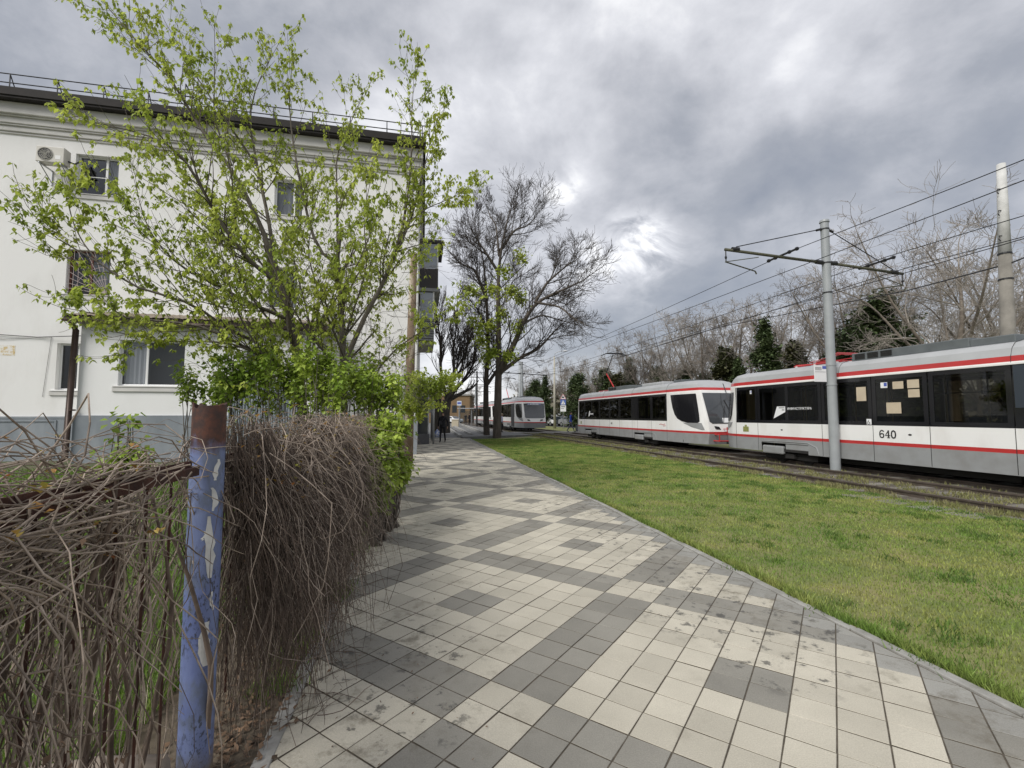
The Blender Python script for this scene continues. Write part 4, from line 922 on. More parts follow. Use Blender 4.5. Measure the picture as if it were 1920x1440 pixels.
# tram 641 is the same car with its pantograph raised and its own marks
T1 = make_tram(641, 'grey and white tram numbered 641 with red bumper guard, standing behind the nearest tram', 0)
serif_number('fleet_number', '641', .10, INK, T1, 6.35, 1.09)
xf = TRAML-rake(1.08, 'cab')+.02; serif_number('front_number', '641', .13, INK, T1, .38, 1.12, fn=lambda a, b, d: (xf+d, a, b))
panel('crest', T1, 1.22, 1.40, .98, 1.16, GOLD); mb = MB(); mb.tube([(11.75, YS, 1.12), (11.9, YS, 1.15), (12.1, YS, 1.11), (12.25, YS, 1.16), (12.3, YS, 1.07), (12.1, YS, 1.06)], .012, 4); mb.build('red_emblem', TRD, T1)
panel('cab_card', T1, 3.0, 3.5, 1.62, 1.69, WHT, -HW-.006); mb = MB(); mb.prism([(2.68, 1.45), (2.84, 1.84), (3.0, 1.84), (2.95, 1.55)], lambda a, b, d: (a, -HW-.006-d, b), 0, .003); mb.build('flag_logo', WHT, T1)
def tube_ring(c, r, y):
    return [(c[0]+r*math.cos(R(a)), y, c[1]+r*math.sin(R(a))) for a in range(0, 361, 30)]
mb = MB()
for y, z in ((-.05, .98), (-.02, .90)): mb.tube([(TRAML+.02, y, z), (TRAML+.06, y, z)], .045, 8)
mb.build('socket', DKMET, T1)
T2 = make_tram(3, 'tram with lit route sign loading at the platform in the distance', 0, third=True, detail=False)
mb = MB(); xs_ = TRAML-rake(2.42, 'cab')+.02; mb.box((xs_-.02, -.60, 2.34), (xs_+.01, .60, 2.52)); mb.build('route_display', M('blue_grey_display', (.22, .26, .42), None, rough=.3), T2)
mb = MB()
for y, w_ in ((-.50, .05), (-.36, .10), (-.22, .07), (-.11, .11), (.04, .08), (.16, .10), (.29, .12)): mb.box((xs_+.012, y, 2.385), (xs_+.015, y+w_, 2.475))
mb.build('route_text', WHT, T2)
mb = MB(); mb.box((10.95, -HW-.004, .42), (12.35, -HW+.02, 2.5)); mb.build('open_doorway', BLACKM, T2)
T3 = copy_tree(T2, 'rear coupled tram car at the platform, farthest tram up the line')
for r_, s_near, tl, zz_ in ((T0, .7, 12.87, 0), (T1, 17.0, 12.87, 0), (T2, 39.3, 10.62, .10), (T3, 55.3, 10.62, .12)):
    # local x=0 is the far end (s = s_near+L), y=-HW faces the path
    p = trk(s_near+TRAML, tl, zz_); r_.location = p; r_.rotation_euler = (0, 0, -TA-math.pi/2)
# ================= overhead line
PBX = trk(11.15+.35, 11.33)      # foot of the near pole
pb = gr(1567, 885); ps, pt = inv(TA, pb)
def pole_line(name, label, s_, t_, group=None, full=True):
    r = thing('catenary_pole', label, 'pole', trk(s_, t_), 0, group)
    f = lambda a, b, z: trk(s_+a, t_+b, z)
    mb = MB(); mb.tube([f(0, 0, -.05), f(0, 0, 7.05)], [.128, .105], 20); mb.build('shaft', POLEG, r, smooth=True).modifiers.new('e', 'EDGE_SPLIT').split_angle = R(60)
    mb = MB(); mb.tube([f(0, 0, 7.03), f(0, 0, 7.09)], [.13, .12], 16); mb.build('cap', POLEG, r)
    for z in (6.83, 5.85, 5.0, 2.95, 2.4): mb = MB(); rr = .128-.023*z/7+.012; mb.tube([f(0, 0, z-.018), f(0, 0, z+.018)], rr, 16); mb.build('clamp_ring', POLEG if z < 4 else BLACKM, r)
    OLIVE = M('weathered_arm', (.12, .12, .075), (.07, .07, .05), 12, .7, .3) if full else BLACKM
    for sg, L, zt in ((-1, 3.25, 6.00), (1, 2.7, 5.72)):
        a0 = sg*.13; mb = MB(); mb.tube([f(0, a0, 5.86), f(0, sg*L, zt)], .042, 8); mb.build('arm', OLIVE, r, smooth=True)
        mb = MB(); mb.tube([f(0, sg*.12, 6.83), f(0, sg*(L-.35), zt+.1)], .014, 5); mb.build('stay_wire', WIRE, r)
        mb = MB(); mb.tube([f(0, sg*.12, 6.83), f(0, sg*.28, 6.78)], .035, 6); mb.tube([f(0, sg*.14, 5.86), f(0, sg*.34, 5.87)], .065, 8); mb.tube([f(0, sg*(L-.42), zt+.03), f(0, sg*(L-.22), zt+.02)], .065, 8)
        mb.tube([f(0, sg*(L-.02), zt-.02), f(0, sg*(L-.02), zt-.32)], .016, 5); mb.ball(f(0, sg*(L-.02), zt-.22), (.035, .035, .05), 6, 4); mb.build('insulator', BLACKM, r)
        mb = MB(); mb.tube([f(0, sg*(L-.0), zt-.34), f(.1, sg*(L-1.0), zt-.50)], .018, 5); mb.tube([f(0, sg*(L), zt-.34), f(-.1, sg*(L-.95), zt-.18)], .012, 5); mb.tube([f(.1, sg*(L-1.0), zt-.50), f(.1, sg*(L-1.04), zt-.58)], .02, 5); mb.build('registration_arm', OLIVE, r)
        mb = MB(); mt = sg*(1.45 if sg < 0 else 1.75); mb.tube([f(-.55, mt, 5.98), f(.55, mt, 5.98)], .03, 6); 
        for k in (-.5, -.25, .25, .5): mb.tube([f(k-.03, mt, 5.98), f(k+.03, mt, 5.98)], .05, 6)
        mb.build('wire_clamp', BLACKM, r)
    return r
pole_line('pole', 'grey round tramway pole with bracket arms standing in front of tram 640', ps, pt, 'tramway poles')
r = thing('tram_stop_sign', 'small white notice board with blue corner clamped to the grey tramway pole', 'sign', trk(ps, pt-.2, 2.6))
mb = MB(); f = lambda a, b, z: trk(ps+a, pt+b, z)
mb.box((-.01, -.56, 2.48), (.01, -.17, 2.93), f); mb.build('board', WHT, r); mb = MB(); mb.box((-.014, -.30, 2.84), (-.0105, -.175, 2.92), f); mb.build('blue_mark', BLU, r)
mb = MB()
for k, z in enumerate((2.88, 2.855, 2.83, 2.805, 2.75)): mb.box((-.014, -.54, z), (-.0105, -.33 if k < 4 else -.2, z+.007), f)
mb.build('print_lines', INK, r)
pole_line('p', 'grey tramway pole with bracket arms far up the line near the platform', 47, 11.3, 'tramway poles', False)
pole_line('p', 'tramway pole with bracket arms, farthest one up the line beyond the stop', 82, 11.3, 'tramway poles', False)
wires = [(9.75, 5.42, 'contact wire'), (9.9, 6.0, 'messenger'), (13.0, 5.42, ''), (12.8, 5.98, ''), (13.5, 5.72, '')]
labs = ['tram contact wire, lower of the two over the near track', 'messenger wire, upper of the two over the near track', 'tram contact wire, lowest of the wires over the far track', 'upper messenger wire over the far track', 'middle feeder wire over the far track']
for (t_, z, _), lb in zip(wires, labs):
    mb = MB(); P = []
    for s_ in list(np.linspace(-6, 46.9, 14))+list(np.linspace(50, 140, 12)):
        ph = ((s_-ps) % 35.5)/35.5; sag = .0 if z < 5.6 else -.35*4*ph*(1-ph); P.append(trk(s_, t_+.12*math.sin(s_*.17), z+sag))
    mb.tube(P, .0095 if t_ < 12 else .011, 5); mb.build('overhead_wire', WIRE, None, label=lb, category='wire', group='tram overhead wires')
# thicker far cable and cross wires
mb = MB(); q0 = at(1893, 470, 12.2); mb.tube([at(1990, 395+60, 11.6), at(1893, 494, 12.3), at(1700, 545, 18), at(1340, 615, 34), at(1100, 690, 75)], .022, 5)
mb.build('feeder_cable', WIRE, None, label='thick black cable strung to the old concrete pole behind the trams', category='cable')
mb = MB(); mb.tube([at(720, 560, 34), at(830, 604, 40), at(980, 655, 60)], .012, 4); mb.tube([at(700, 700, 30), at(890, 703, 60), at(1200, 690, 50)], .012, 4); mb.tube([at(850, 723, 70), at(960, 726, 70), at(1060, 720, 70)], .014, 4)
mb.build('cross_wires', WIRE, None, label='thin dark wires crossing the sky behind the bare linden', category='wire')
# old concrete pole
r = thing('concrete_pole', 'tall old concrete pole with white painted top behind the near tram', 'pole', trk(*inv(TA, at(1893, 779, 12.4))))
c = at(1893, 779, 12.4); tp = at(1877, 308, 12.4); mb = MB(); zm = 5.9
def lerp(z): f_ = z/tp[2]; return (c[0]+(tp[0]-c[0])*f_, c[1], z)
mb.tube([lerp(-.1), lerp(zm)], [.19, .135], 14); mb.build('shaft', CONCD, r, smooth=True)
mb = MB(); mb.tube([lerp(zm), lerp(tp[2])], [.137, .095], 14); mb.build('painted_top', M('chipped_white_paint', (.62, .62, .60), (.45, .45, .43), 3, .8), r, smooth=True)
for z in (6.3, 7.0, 7.6): mb = MB(); q = lerp(z); mb.tube([(q[0]-.1, q[1]-.05, z+.08), (q[0]-.17, q[1]-.05, z+.08), (q[0]-.19, q[1]-.05, z-.02), (q[0]-.15, q[1]-.05, z-.06)], .014, 5); mb.build('hook', BLACKM, r)
for z in (zm, 5.2, 3.6, 2.6): mb = MB(); q = lerp(z); mb.tube([(q[0], q[1], z-.02), (q[0], q[1], z+.02)], .19-.06*z/8+.004, 12); mb.build('steel_band', BLACKM, r)
# ================= trees
def finish(r, T, bark, twig, leafm=None, seed=1, **lk):
    big_ = [k for k in T.g if k[1] >= 6]; sm_ = [k for k in T.g if k[1] < 6]
    link('trunk', T.mesh('trunk', bark, lambda n: n >= 6), r); link('branches', T.mesh('branches', twig, lambda n: n < 6), r)
    if leafm is not None:
        rg = np.random.default_rng(seed); pos = np.array([p for p, _ in T.tips]); V, Fc = leaves(pos, rg, **lk)
        link('foliage', npmesh('foliage', V, Fc, leafm, attr=rg.uniform(0, 1, len(Fc))), r)
# the maple with spring leaves, stems given by points of the photograph and their depth
def G3(pts): return [at(*p) for p in pts]
mp = thing('maple_tree', 'large multi stemmed maple with fresh green spring leaves in front of the white building', 'tree', at(590, 779, 8.2)*np.array([1, 1, 0]))
T = Tree(11); kw = dict(up=.22, spread=(25, 55), ratio=.55, kids_=(3, 5), wob=.18, rmin=.0028, leaf=True)
ST = [  # (points x,y,depth), base radius, tip radius, side count, side length
 ([(578, 960, 8.2), (562, 690, 8.2), (545, 600, 8.2), (524, 534, 8.1)], .115, .085, 3, 1.3),
 ([(524, 534, 8.1), (494, 431, 8.0), (434, 310, 7.9), (382, 258, 7.8), (322, 142, 7.7), (262, 86, 7.6), (197, 8, 7.5)], .06, .008, 17, 1.15),
 ([(524, 534, 8.1), (477, 500, 7.8), (421, 431, 7.5), (374, 345, 7.2), (335, 276, 7.0), (262, 248, 6.9), (200, 235, 6.8)], .055, .007, 17, 1.25),
 ([(524, 534, 8.1), (499, 388, 8.3), (481, 310, 8.4), (464, 215, 8.5), (477, 164, 8.5), (511, 103, 8.5)], .052, .006, 15, 1.05),
 ([(481, 310, 8.4), (420, 220, 8.6), (365, 140, 8.7), (309, 40, 8.8)], .03, .006, 10, .9),
 ([(434, 310, 7.9), (400, 220, 8.1), (403, 120, 8.2), (402, 55, 8.2)], .025, .005, 9, .8),
 ([(546, 600, 8.2), (480, 574, 7.8), (400, 531, 7.4), (340, 505, 7.1), (281, 440, 6.9), (262, 380, 6.8)], .045, .006, 15, 1.2),
 ([(480, 641, 8.0), (428, 620, 7.6), (350, 560, 7.2), (263, 547, 6.9), (183, 489, 6.7), (122, 458, 6.6), (89, 440, 6.6), (50, 385, 6.5)], .035, .005, 14, 1.0),
 ([(183, 489, 6.7), (155, 455, 6.7), (136, 415, 6.7), (120, 352, 6.7)], .014, .004, 6, .6),
 ([(560, 720, 8.2), (480, 660, 7.6), (380, 610, 7.1), (280, 600, 6.8), (180, 590, 6.6), (110, 575, 6.5)], .04, .005, 15, .95),
 ([(646, 960, 8.9), (644, 716, 8.9), (640, 579, 8.9), (633, 496, 8.9)], .09, .06, 7, 1.2),
 ([(633, 496, 8.9), (598, 477, 8.8), (580, 422, 8.8), (559, 323, 8.7), (546, 250, 8.7), (542, 180, 8.7), (548, 108, 8.7)], .042, .005, 14, .95),
 ([(633, 496, 8.9), (632, 388, 9.0), (630, 280, 9.1), (654, 240, 9.2), (680, 177, 9.2)], .035, .004, 12, .9),
 ([(625, 960, 8.4), (627, 713, 8.4), (646, 671, 8.4), (684, 592, 8.5), (716, 537, 8.6), (745, 473, 8.7), (761, 400, 8.8), (774, 301, 8.8), (772, 207, 8.8), (776, 145, 8.8)], .085, .005, 22, 1.05),
 ([(745, 473, 8.7), (775, 400, 8.8), (792, 330, 8.9), (806, 270, 9.0), (824, 210, 9.0)], .03, .005, 11, .75),
 ([(761, 420, 8.8), (800, 390, 8.7), (850, 370, 8.6), (888, 345, 8.6)], .018, .004, 9, .6),
 ([(700, 960, 8.8), (690, 716, 8.8), (716, 681, 8.8), (742, 650, 8.8), (796, 617, 8.7), (831, 601, 8.6), (873, 579, 8.5)], .05, .004, 15, .7),
 ([(560, 690, 8.2), (600, 600, 7.8), (660, 520, 7.4), (700, 430, 7.2), (720, 360, 7.1)], .03, .005, 13, .95),
 ([(646, 671, 8.4), (600, 560, 7.7), (575, 470, 7.4), (590, 400, 7.2)], .028, .005, 12, .95),
 ([(560, 640, 8.2), (500, 560, 9.0), (440, 480, 9.6), (400, 400, 9.9)], .035, .005, 12, 1.0),
 ([(640, 640, 8.9), (700, 560, 9.6), (740, 500, 9.9), (790, 470, 10)], .03, .005, 11, .9),
 ([(540, 640, 8.2), (470, 560, 7.9), (430, 470, 7.6), (420, 380, 7.5), (440, 300, 7.4)], .028, .005, 11, .9),
 ([(560, 700, 8.2), (430, 640, 7.2), (300, 640, 6.9), (200, 620, 6.8)], .03, .005, 13, .8),
 ([(600, 700, 8.6), (570, 560, 9.2), (540, 440, 9.6), (580, 330, 9.8)], .03, .005, 12, .95),
 ([(640, 650, 8.9), (690, 500, 8.2), (680, 400, 8.0), (700, 320, 8.0)], .028, .005, 11, .85),
 ([(640, 700, 8.8), (560, 600, 7.2), (520, 520, 6.9), (480, 420, 6.8)], .028, .005, 12, .9),
 ([(540, 560, 8.2), (450, 440, 8.6), (340, 380, 8.8), (260, 330, 8.8)], .03, .005, 12, .9),
 ([(600, 800, 8.3), (520, 700, 7.6), (460, 620, 7.2), (430, 540, 7.0), (410, 450, 6.9)], .035, .005, 14, 1.0)]
for pts, r0, r1, ns, L in ST: T.guide(G3(pts), r0*.78, r1*.8, int(ns*1.6), L, 1, start=.12 if r0 < .06 else .45, **kw)
MB_ = M('maple_bark', (.165, .145, .12), (.085, .072, .058), 9, .9, bump=.8, bscale=30, stretch=(1, 1, .3))
T.tips = [t for t in T.tips if T.r.uniform() < .55]
finish(mp, T, MB_, M('maple_twigs', (.115, .095, .075), (.07, .058, .045), 4, .9), LEAF, 3, k=(3, 6), ln=(.04, .088), wd=.34, droop=.9, spread=.018)
# dense tangle of dead twigs inside the crown
T2_ = Tree(12)
rg = np.random.default_rng(31)
for k in range(210):
    p = at(rg.uniform(400, 775), rg.uniform(430, 740), rg.uniform(8.0, 10.2)); T2_.side(p, rg.normal(0, 1, 3), .8, .006, 1, up=0, wob=.4, rmin=.0026, kids_=(3, 5))
link('dead_twigs', T2_.mesh('dead_twigs', TWIG), mp, kind='stuff')
tp_ = np.array([p for p, _ in T2_.tips]); tp_ = tp_[rg.uniform(0, 1, len(tp_)) < .55]; V, Fc = leaves(tp_, rg, k=(3, 6), ln=(.04, .088), wd=.34, droop=.9, spread=.02); link('inner_foliage', npmesh('inner_foliage', V, Fc, LEAF, attr=rg.uniform(0, 1, len(Fc))), mp)
# shrubs at the foot
def shrub(name, label, cat, centers, n, seed, mat_, stem_r=.012, ln=(.05, .1), wd=.42, k=(4, 7), group=None, twigm=None, L=.5, up=.5, root=None):
    T = Tree(seed); rg = np.random.default_rng(seed); c0 = np.array(centers[0][:3]); r = thing(name, label, cat, (c0[0], c0[1], 0), 0, group)
    for (x, y, z, rx, rz) in centers:
        base = np.array([x, y, 0]) if root is None else np.array(root, float); m = int(n*rx*rz)
        for j in range(max(m, 4)):
            d = norm(np.array([rg.normal(0, 1), rg.normal(0, 1), rg.normal(.3, .6)])); q = np.array([x, y, z])+d*np.array([rx, rx*.8, rz])*rg.uniform(.35, 1)
            q[2] = max(q[2], .1); mid = base+(q-base)*.5+rg.normal(0, .06, 3); P = np.array([base+rg.normal(0, .05, 3)*np.array([1, 1, 0]), base+(mid-base)*.5, mid, mid+(q-mid)*.5, q]); T.put(P, np.linspace(stem_r, .003, 5), 4)
            T.side(mid+(q-mid)*.5, norm(q-mid)+rg.normal(0, .3, 3), L, .005, 1, up=up, wob=.25, leaf=True, kids_=(2, 4)); T.tips.append((q, d))
    link('stems', T.mesh('stems', twigm or MB_), r); pos = np.array([p for p, _ in T.tips]); V, Fc = leaves(pos, rg, k=k, ln=ln, wd=wd, droop=.45, spread=.05)
    link('foliage', npmesh('foliage', V, Fc, mat_, attr=rg.uniform(0, 1, len(Fc))), r); return r
def cc(px, py, Y, rx, rz): q = at(px, py, Y); return (q[0], q[1], q[2], rx, rz)
shrub('green_shrub', 'broad lush green shrub filling the foot of the maple behind the hedge', 'shrub', [cc(460, 715, 7.6, .55, .5), cc(540, 700, 7.4, .6, .55), cc(620, 720, 7.2, .55, .5), cc(690, 725, 7.5, .5, .5), cc(400, 730, 8.0, .35, .3), cc(735, 745, 7.6, .25, .4), cc(500, 650, 7.8, .3, .3), cc(430, 670, 7.4, .3, .25), cc(600, 655, 7.0, .3, .4), cc(680, 670, 7.6, .3, .3), cc(360, 700, 7.8, .3, .2)], 55, 41, LEAF2, ln=(.045, .09), k=(3, 6))
shrub('young_maple', 'bright leafy sapling growing at the far end of the dry hedge beside the path', 'shrub', [cc(706, 860, 5.9, .20, .42), cc(728, 800, 6.4, .22, .30), cc(700, 930, 5.7, .17, .26), cc(738, 875, 6.6, .18, .35), cc(716, 895, 6.0, .2, .3)], 330, 42, LEAF2, ln=(.04, .085), L=.25)
shrub('leafy_branch', 'light green leafy spray leaning out over the path beside the utility pole', 'shrub', [cc(800, 735, 13.5, .6, .45), cc(840, 722, 13.2, .6, .35), cc(775, 790, 13.5, .35, .6), cc(790, 760, 13.4, .5, .5)], 34, 43, LEAF, ln=(.05, .11), L=.45, root=at(770, 730, 14.2), stem_r=.02)
shrub('maple_seedling', 'small leafy maple shoot rising just left of the blue post', 'shrub', [cc(232, 800, 3.6, .07, .10)], 1400, 44, LEAF2, ln=(.04, .07), k=(3, 5), L=.1)
# the pair of bare lindens
LB = M('linden_bark', (.135, .115, .095), (.075, .062, .05), 8, .95, bump=.9, bscale=25, stretch=(1, 1, .2)); LT = M('linden_twigs', (.075, .062, .052), (.05, .042, .036), 3, .9)
ba = gr(932, 820); Y = ba[1]
ln = thing('bare_linden', 'tall bare tree with grey trunk and long limb spreading right over the lawn end', 'tree', (ba[0], ba[1], 0)); T = Tree(21)
k1 = dict(up=.13, spread=(24, 52), ratio=.62, kids_=(4, 6), wob=.17, rmin=.0085)
g1 = lambda pts: [at(x, y, Y+d) for x, y, d in pts]
for pts, r0, r1, ns, L, lv in (
 ([(932, 826, 0), (932, 760, 0), (936, 700, 0), (934, 600, 0), (934, 520, 0), (938, 460, -.2), (946, 435, -.4), (952, 412, -.5)], .33, .05, 16, 3.1, 3),
 ([(938, 470, 0), (965, 430, .8), (988, 425, 1.2), (1000, 412, 1.4)], .13, .03, 8, 3.0, 3), ([(934, 510, 0), (905, 465, -.8), (892, 445, -1), (884, 430, -1.2)], .12, .03, 8, 2.6, 3),
 ([(936, 480, 0), (930, 420, 1), (918, 405, 1.4), (914, 392, 1.5)], .10, .03, 6, 2.4, 3),
 ([(936, 700, 0), (960, 655, -.8), (983, 600, -1.4), (1005, 565, -1.8), (1040, 550, -2), (1075, 535, -2.4), (1095, 525, -2.6)], .24, .04, 12, 3.0, 3),
 ([(1003, 568, -1.8), (1025, 530, -1.5), (1060, 500, -1), (1080, 488, -1)], .11, .03, 8, 2.4, 3),
 ([(936, 700, 0), (975, 670, .8), (1010, 655, 1.2), (1040, 620, 1.6), (1062, 600, 1.8)], .17, .03, 10, 2.6, 3),
 ([(1005, 567, -1.8), (1050, 575, -2.6), (1080, 600, -3), (1105, 612, -3)], .09, .02, 8, 2.2, 2),
 ([(983, 605, -1.4), (1015, 590, -.5), (1050, 600, 0), (1085, 610, .3)], .08, .02, 8, 2.2, 2)): T.guide(g1(pts), r0, r1, ns, L, lv, start=.42 if r0 > .4 else .2, **k1)
finish(ln, T, LB, LT)
bb = gr(912, 818.5); Y = bb[1]
ln2 = thing('bare_linden', 'slimmer dark bare tree standing just left of the grey trunked one', 'tree', (bb[0], bb[1], 0)); T = Tree(22)
for pts, r0, r1, ns, L, lv in (([(913, 825, 0), (912, 770, 0), (909, 720, 0), (914, 690, 0), (916, 620, 0), (912, 550, 0), (908, 500, 0), (900, 460, 0)], .25, .04, 14, 3.0, 3),
 ([(912, 560, 0), (890, 505, -.6), (872, 498, -1)], .14, .07, 6, 2.4, 3), ([(914, 720, 0), (935, 690, .5), (950, 660, .8), (962, 620, 1)], .14, .03, 7, 2.2, 2), ([(915, 620, 0), (895, 580, -1), (880, 560, -1.3)], .1, .03, 7, 2.2, 3)):
    T.guide(g1(pts), r0, r1, ns, L, lv, start=.4 if r0 > .3 else .2, **k1)
finish(ln2, T, M('dark_linden_bark', (.055, .047, .04), (.10, .082, .065), 5, .95, bump=.9, bscale=25), LT)
rg = np.random.default_rng(90); cs = [at(rg.normal(x, 5), rg.normal(y, 6), 32.2) for x, y, k_ in ((975, 482, 5), (945, 508, 5), (925, 545, 6), (958, 545, 7), (975, 558, 6), (885, 545, 6), (940, 590, 5), (920, 610, 5), (905, 640, 6), (972, 610, 5), (912, 672, 6), (925, 655, 4), (955, 668, 5), (900, 620, 4), (890, 600, 4)) for _ in range(k_*5)]
V, Fc = leaves(np.array(cs), rg, k=(4, 7), ln=(.12, .26), wd=.5, droop=.5, spread=.16); link('green_shoots', npmesh('green_shoots', V, Fc, LEAF, attr=rg.uniform(0, 1, len(Fc))), ln)
# pollarded willow beyond the walking man
pw = at(832, 790, 38); Y = 38
ln3 = thing('pollarded_tree', 'thick pollarded tree with blackish sprouting limbs beyond the walking man', 'tree', (pw[0], pw[1], 0)); T = Tree(23)
k2 = dict(up=.45, spread=(15, 40), ratio=.6, kids_=(4, 7), wob=.16, rmin=.012)
for pts, r0, r1, ns, L, lv in (([(834, 812, 0), (834, 775, 0), (838, 750, 0)], .45, .36, 0, 1, 0), ([(816, 812, 1), (818, 775, 1), (822, 740, 1)], .4, .3, 2, 2, 1),
 ([(838, 752, 0), (855, 728, -.5), (868, 715, -1), (884, 690, -1.4)], .22, .08, 8, 2.8, 2), ([(838, 752, 0), (852, 700, .5), (850, 650, .8), (856, 615, 1)], .17, .05, 14, 3.0, 2), ([(838, 752, 0), (826, 700, -.5), (826, 640, -.6), (820, 600, -.8)], .17, .05, 14, 2.8, 2),
 ([(838, 752, 0), (870, 735, .6), (884, 728, 1)], .2, .1, 4, 1.6, 1), ([(850, 700, .5), (872, 665, 1), (880, 640, 1)], .11, .04, 9, 2.4, 2), ([(845, 720, 0), (866, 690, -2), (870, 650, -2.4)], .13, .04, 10, 2.4, 2)):
    if ns: T.guide(g1(pts), r0, r1, ns, L, lv, start=.3, **k2)
    else: T.put(np.array([at(x, y, Y+d) for x, y, d in pts+[pts[-1]]]), np.array([r0, r0*.9, r1, r1*.9]), 10)
finish(ln3, T, BARKD, LT)
# park trees beyond the road: four bare models and three evergreens, copied
def bare_model(seed, h, label, bark, twig, spread=1.):
    r = thing('bare_park_tree', label, 'tree', (0, 0, 0)); T = Tree(seed); rg = T.r
    kk = dict(up=.08, spread=(30, 62), ratio=.68, kids_=(3, 5), wob=.26, rmin=.0075)
    top = np.array([rg.normal(0, .4), rg.normal(0, .4), h*.74]); T.guide([(0, 0, -.1), (rg.normal(0, .1), rg.normal(0, .1), h*.25), (rg.normal(0, .25), rg.normal(0, .2), h*.5), top], .2*h/10, .03, 10, h*.27*spread, 3, start=.34, n=7, **kk)
    for j in range(6):
        a = j*1.05+rg.uniform(0, 1); d = np.array([math.cos(a), math.sin(a), 0]); T.guide([(0, 0, h*.22), d*h*.12*spread+np.array([0, 0, h*.4]), d*h*.25*spread+np.array([0, 0, h*rg.uniform(.52, .66)]), d*h*.36*spread+np.array([0, 0, h*rg.uniform(.68, .88)])], .085*h/10, .018, 7, h*.17, 3, start=.15, n=6, **kk)
    finish(r, T, bark, twig); return r
def ever_model(seed, h, w, label, mat_, cone=.5, n=5200):
    r = thing('evergreen_tree', label, 'tree', (0, 0, 0)); rg = np.random.default_rng(seed)
    mb = MB(); mb.tube([(0, 0, -.1), (0, 0, h*.5), (0, 0, h*.95)], [.16, .1, .02], 8); mb.build('trunk', BARK, r)
    nb = 46; tip = []
    for j in range(nb):      # boughs as separate clumps
        f = (j+rg.uniform())/nb; z = h*(.06+.92*f); rad = w*((1-f)**cone)*rg.uniform(.55, 1.15)*(.55+.45*min(1, f*5)); a = rg.uniform(0, 6.28)
        for k_ in range(int(n/nb)):
            u = rg.uniform(.15, 1)**.6; b = rad*u; wv = .30*w*(1.1-.7*u)*(.5+.5*(1-f)); tip.append((math.cos(a)*b+rg.normal(0, wv), math.sin(a)*b+rg.normal(0, wv), z+rg.normal(0, .035*h)+.25*b))
    V, Fc = leaves(np.array(tip), rg, k=(2, 3), ln=(.14, .3), wd=.42, droop=-.1, spread=.06)
    link('crown', npmesh('crown', V, Fc, mat_, attr=rg.uniform(0, 1, len(Fc))), r); return r
BM = [bare_model(61, 11, 'x', BARKP, TWIGP, 1.15), bare_model(62, 10, 'x', BARKP, TWIG, .8), bare_model(63, 10.5, 'x', BARK, TWIGP, 1.0), bare_model(64, 9, 'x', BARKP, TWIGP, .75)]
EM = [ever_model(71, 9, 1.7, 'x', EVER, .45), ever_model(72, 8, 3.0, 'x', EVER, .55, 7000), ever_model(73, 7, 2.0, 'x', EVER2, .5)]
used = set(); HB = {}
for m_ in BM+EM: HB[m_.name] = max(v.co.z for k_ in kids(m_) for v in k_.data.vertices)
def put(models, i, px, top, Yd, label, base, group):
    m = models[i]; p = at(px, 779, Yd); hgt = at(px, top, Yd)[2]; k = hgt/(HB[m.name]*(.86 if models is BM and Yd < 30 else .97)); rz = random.uniform(0, 6.28)
    if m.name in used: o = copy_tree(m, label, group, (p[0], p[1], 0), rz, k)
    else: used.add(m.name); o = m; o['label'] = label; o['group'] = group; o.location = (p[0], p[1], 0); o.rotation_euler = (0, 0, rz); o.scale = (k,)*3
    return o
GB, GE = 'bare trees in the park beyond the tracks', 'evergreen trees beyond the tracks'
for i, px, top, Yd, lab in (
 (0, 1795, 385, 26, 'widest bare tree with pale limbs, between the tramway pole and the concrete pole'), (2, 1890, 440, 29, 'bare tree with pale twigs behind the old concrete pole'), (2, 1745, 560, 36, 'small bare tree behind the widest one, above the roof cabinet of tram 640'),
 (1, 1610, 500, 33, 'slender bare tree rising right behind the grey tramway pole'), (0, 1545, 545, 40, 'bare tree just left of the grey tramway pole'), (3, 1475, 540, 43, 'tall thin bare tree right of the dark conical evergreen'),
 (1, 1392, 572, 46, 'slim bare tree left of the dark conical evergreen'), (3, 1322, 565, 50, 'tall bare tree above the cab of tram 641'), (2, 1262, 600, 54, 'bare tree above the middle of tram 641'), (1, 1215, 622, 58, 'forked bare tree above the roof of tram 641 near its rear'),
 (3, 1180, 640, 62, 'short pale bare tree above the raised pantograph of tram 641'), (0, 1135, 655, 66, 'low bushy bare tree left of the raised pantograph'), (2, 1352, 625, 60, 'lower bare tree behind the gap between trams 640 and 641'), (1, 1100, 668, 72, 'small bare tree above the rear end of tram 641'),
 (3, 1060, 670, 76, 'bare tree behind the pale lamp post'), (2, 1680, 590, 44, 'bare tree behind the broad evergreen'), (0, 1840, 560, 42, 'low bare crown seen behind the widest bare tree'), (2, 1930, 520, 36, 'bare tree at the right edge above the near tram'),
 (1, 985, 690, 100, 'thin bare tree far away above the platform tram'), (3, 880, 720, 110, 'tiny bare tree far beyond the tram shelter')):
    put(BM, i, px, top, Yd, lab, (11.2, 10.2, 10.8, 9.2), GB)
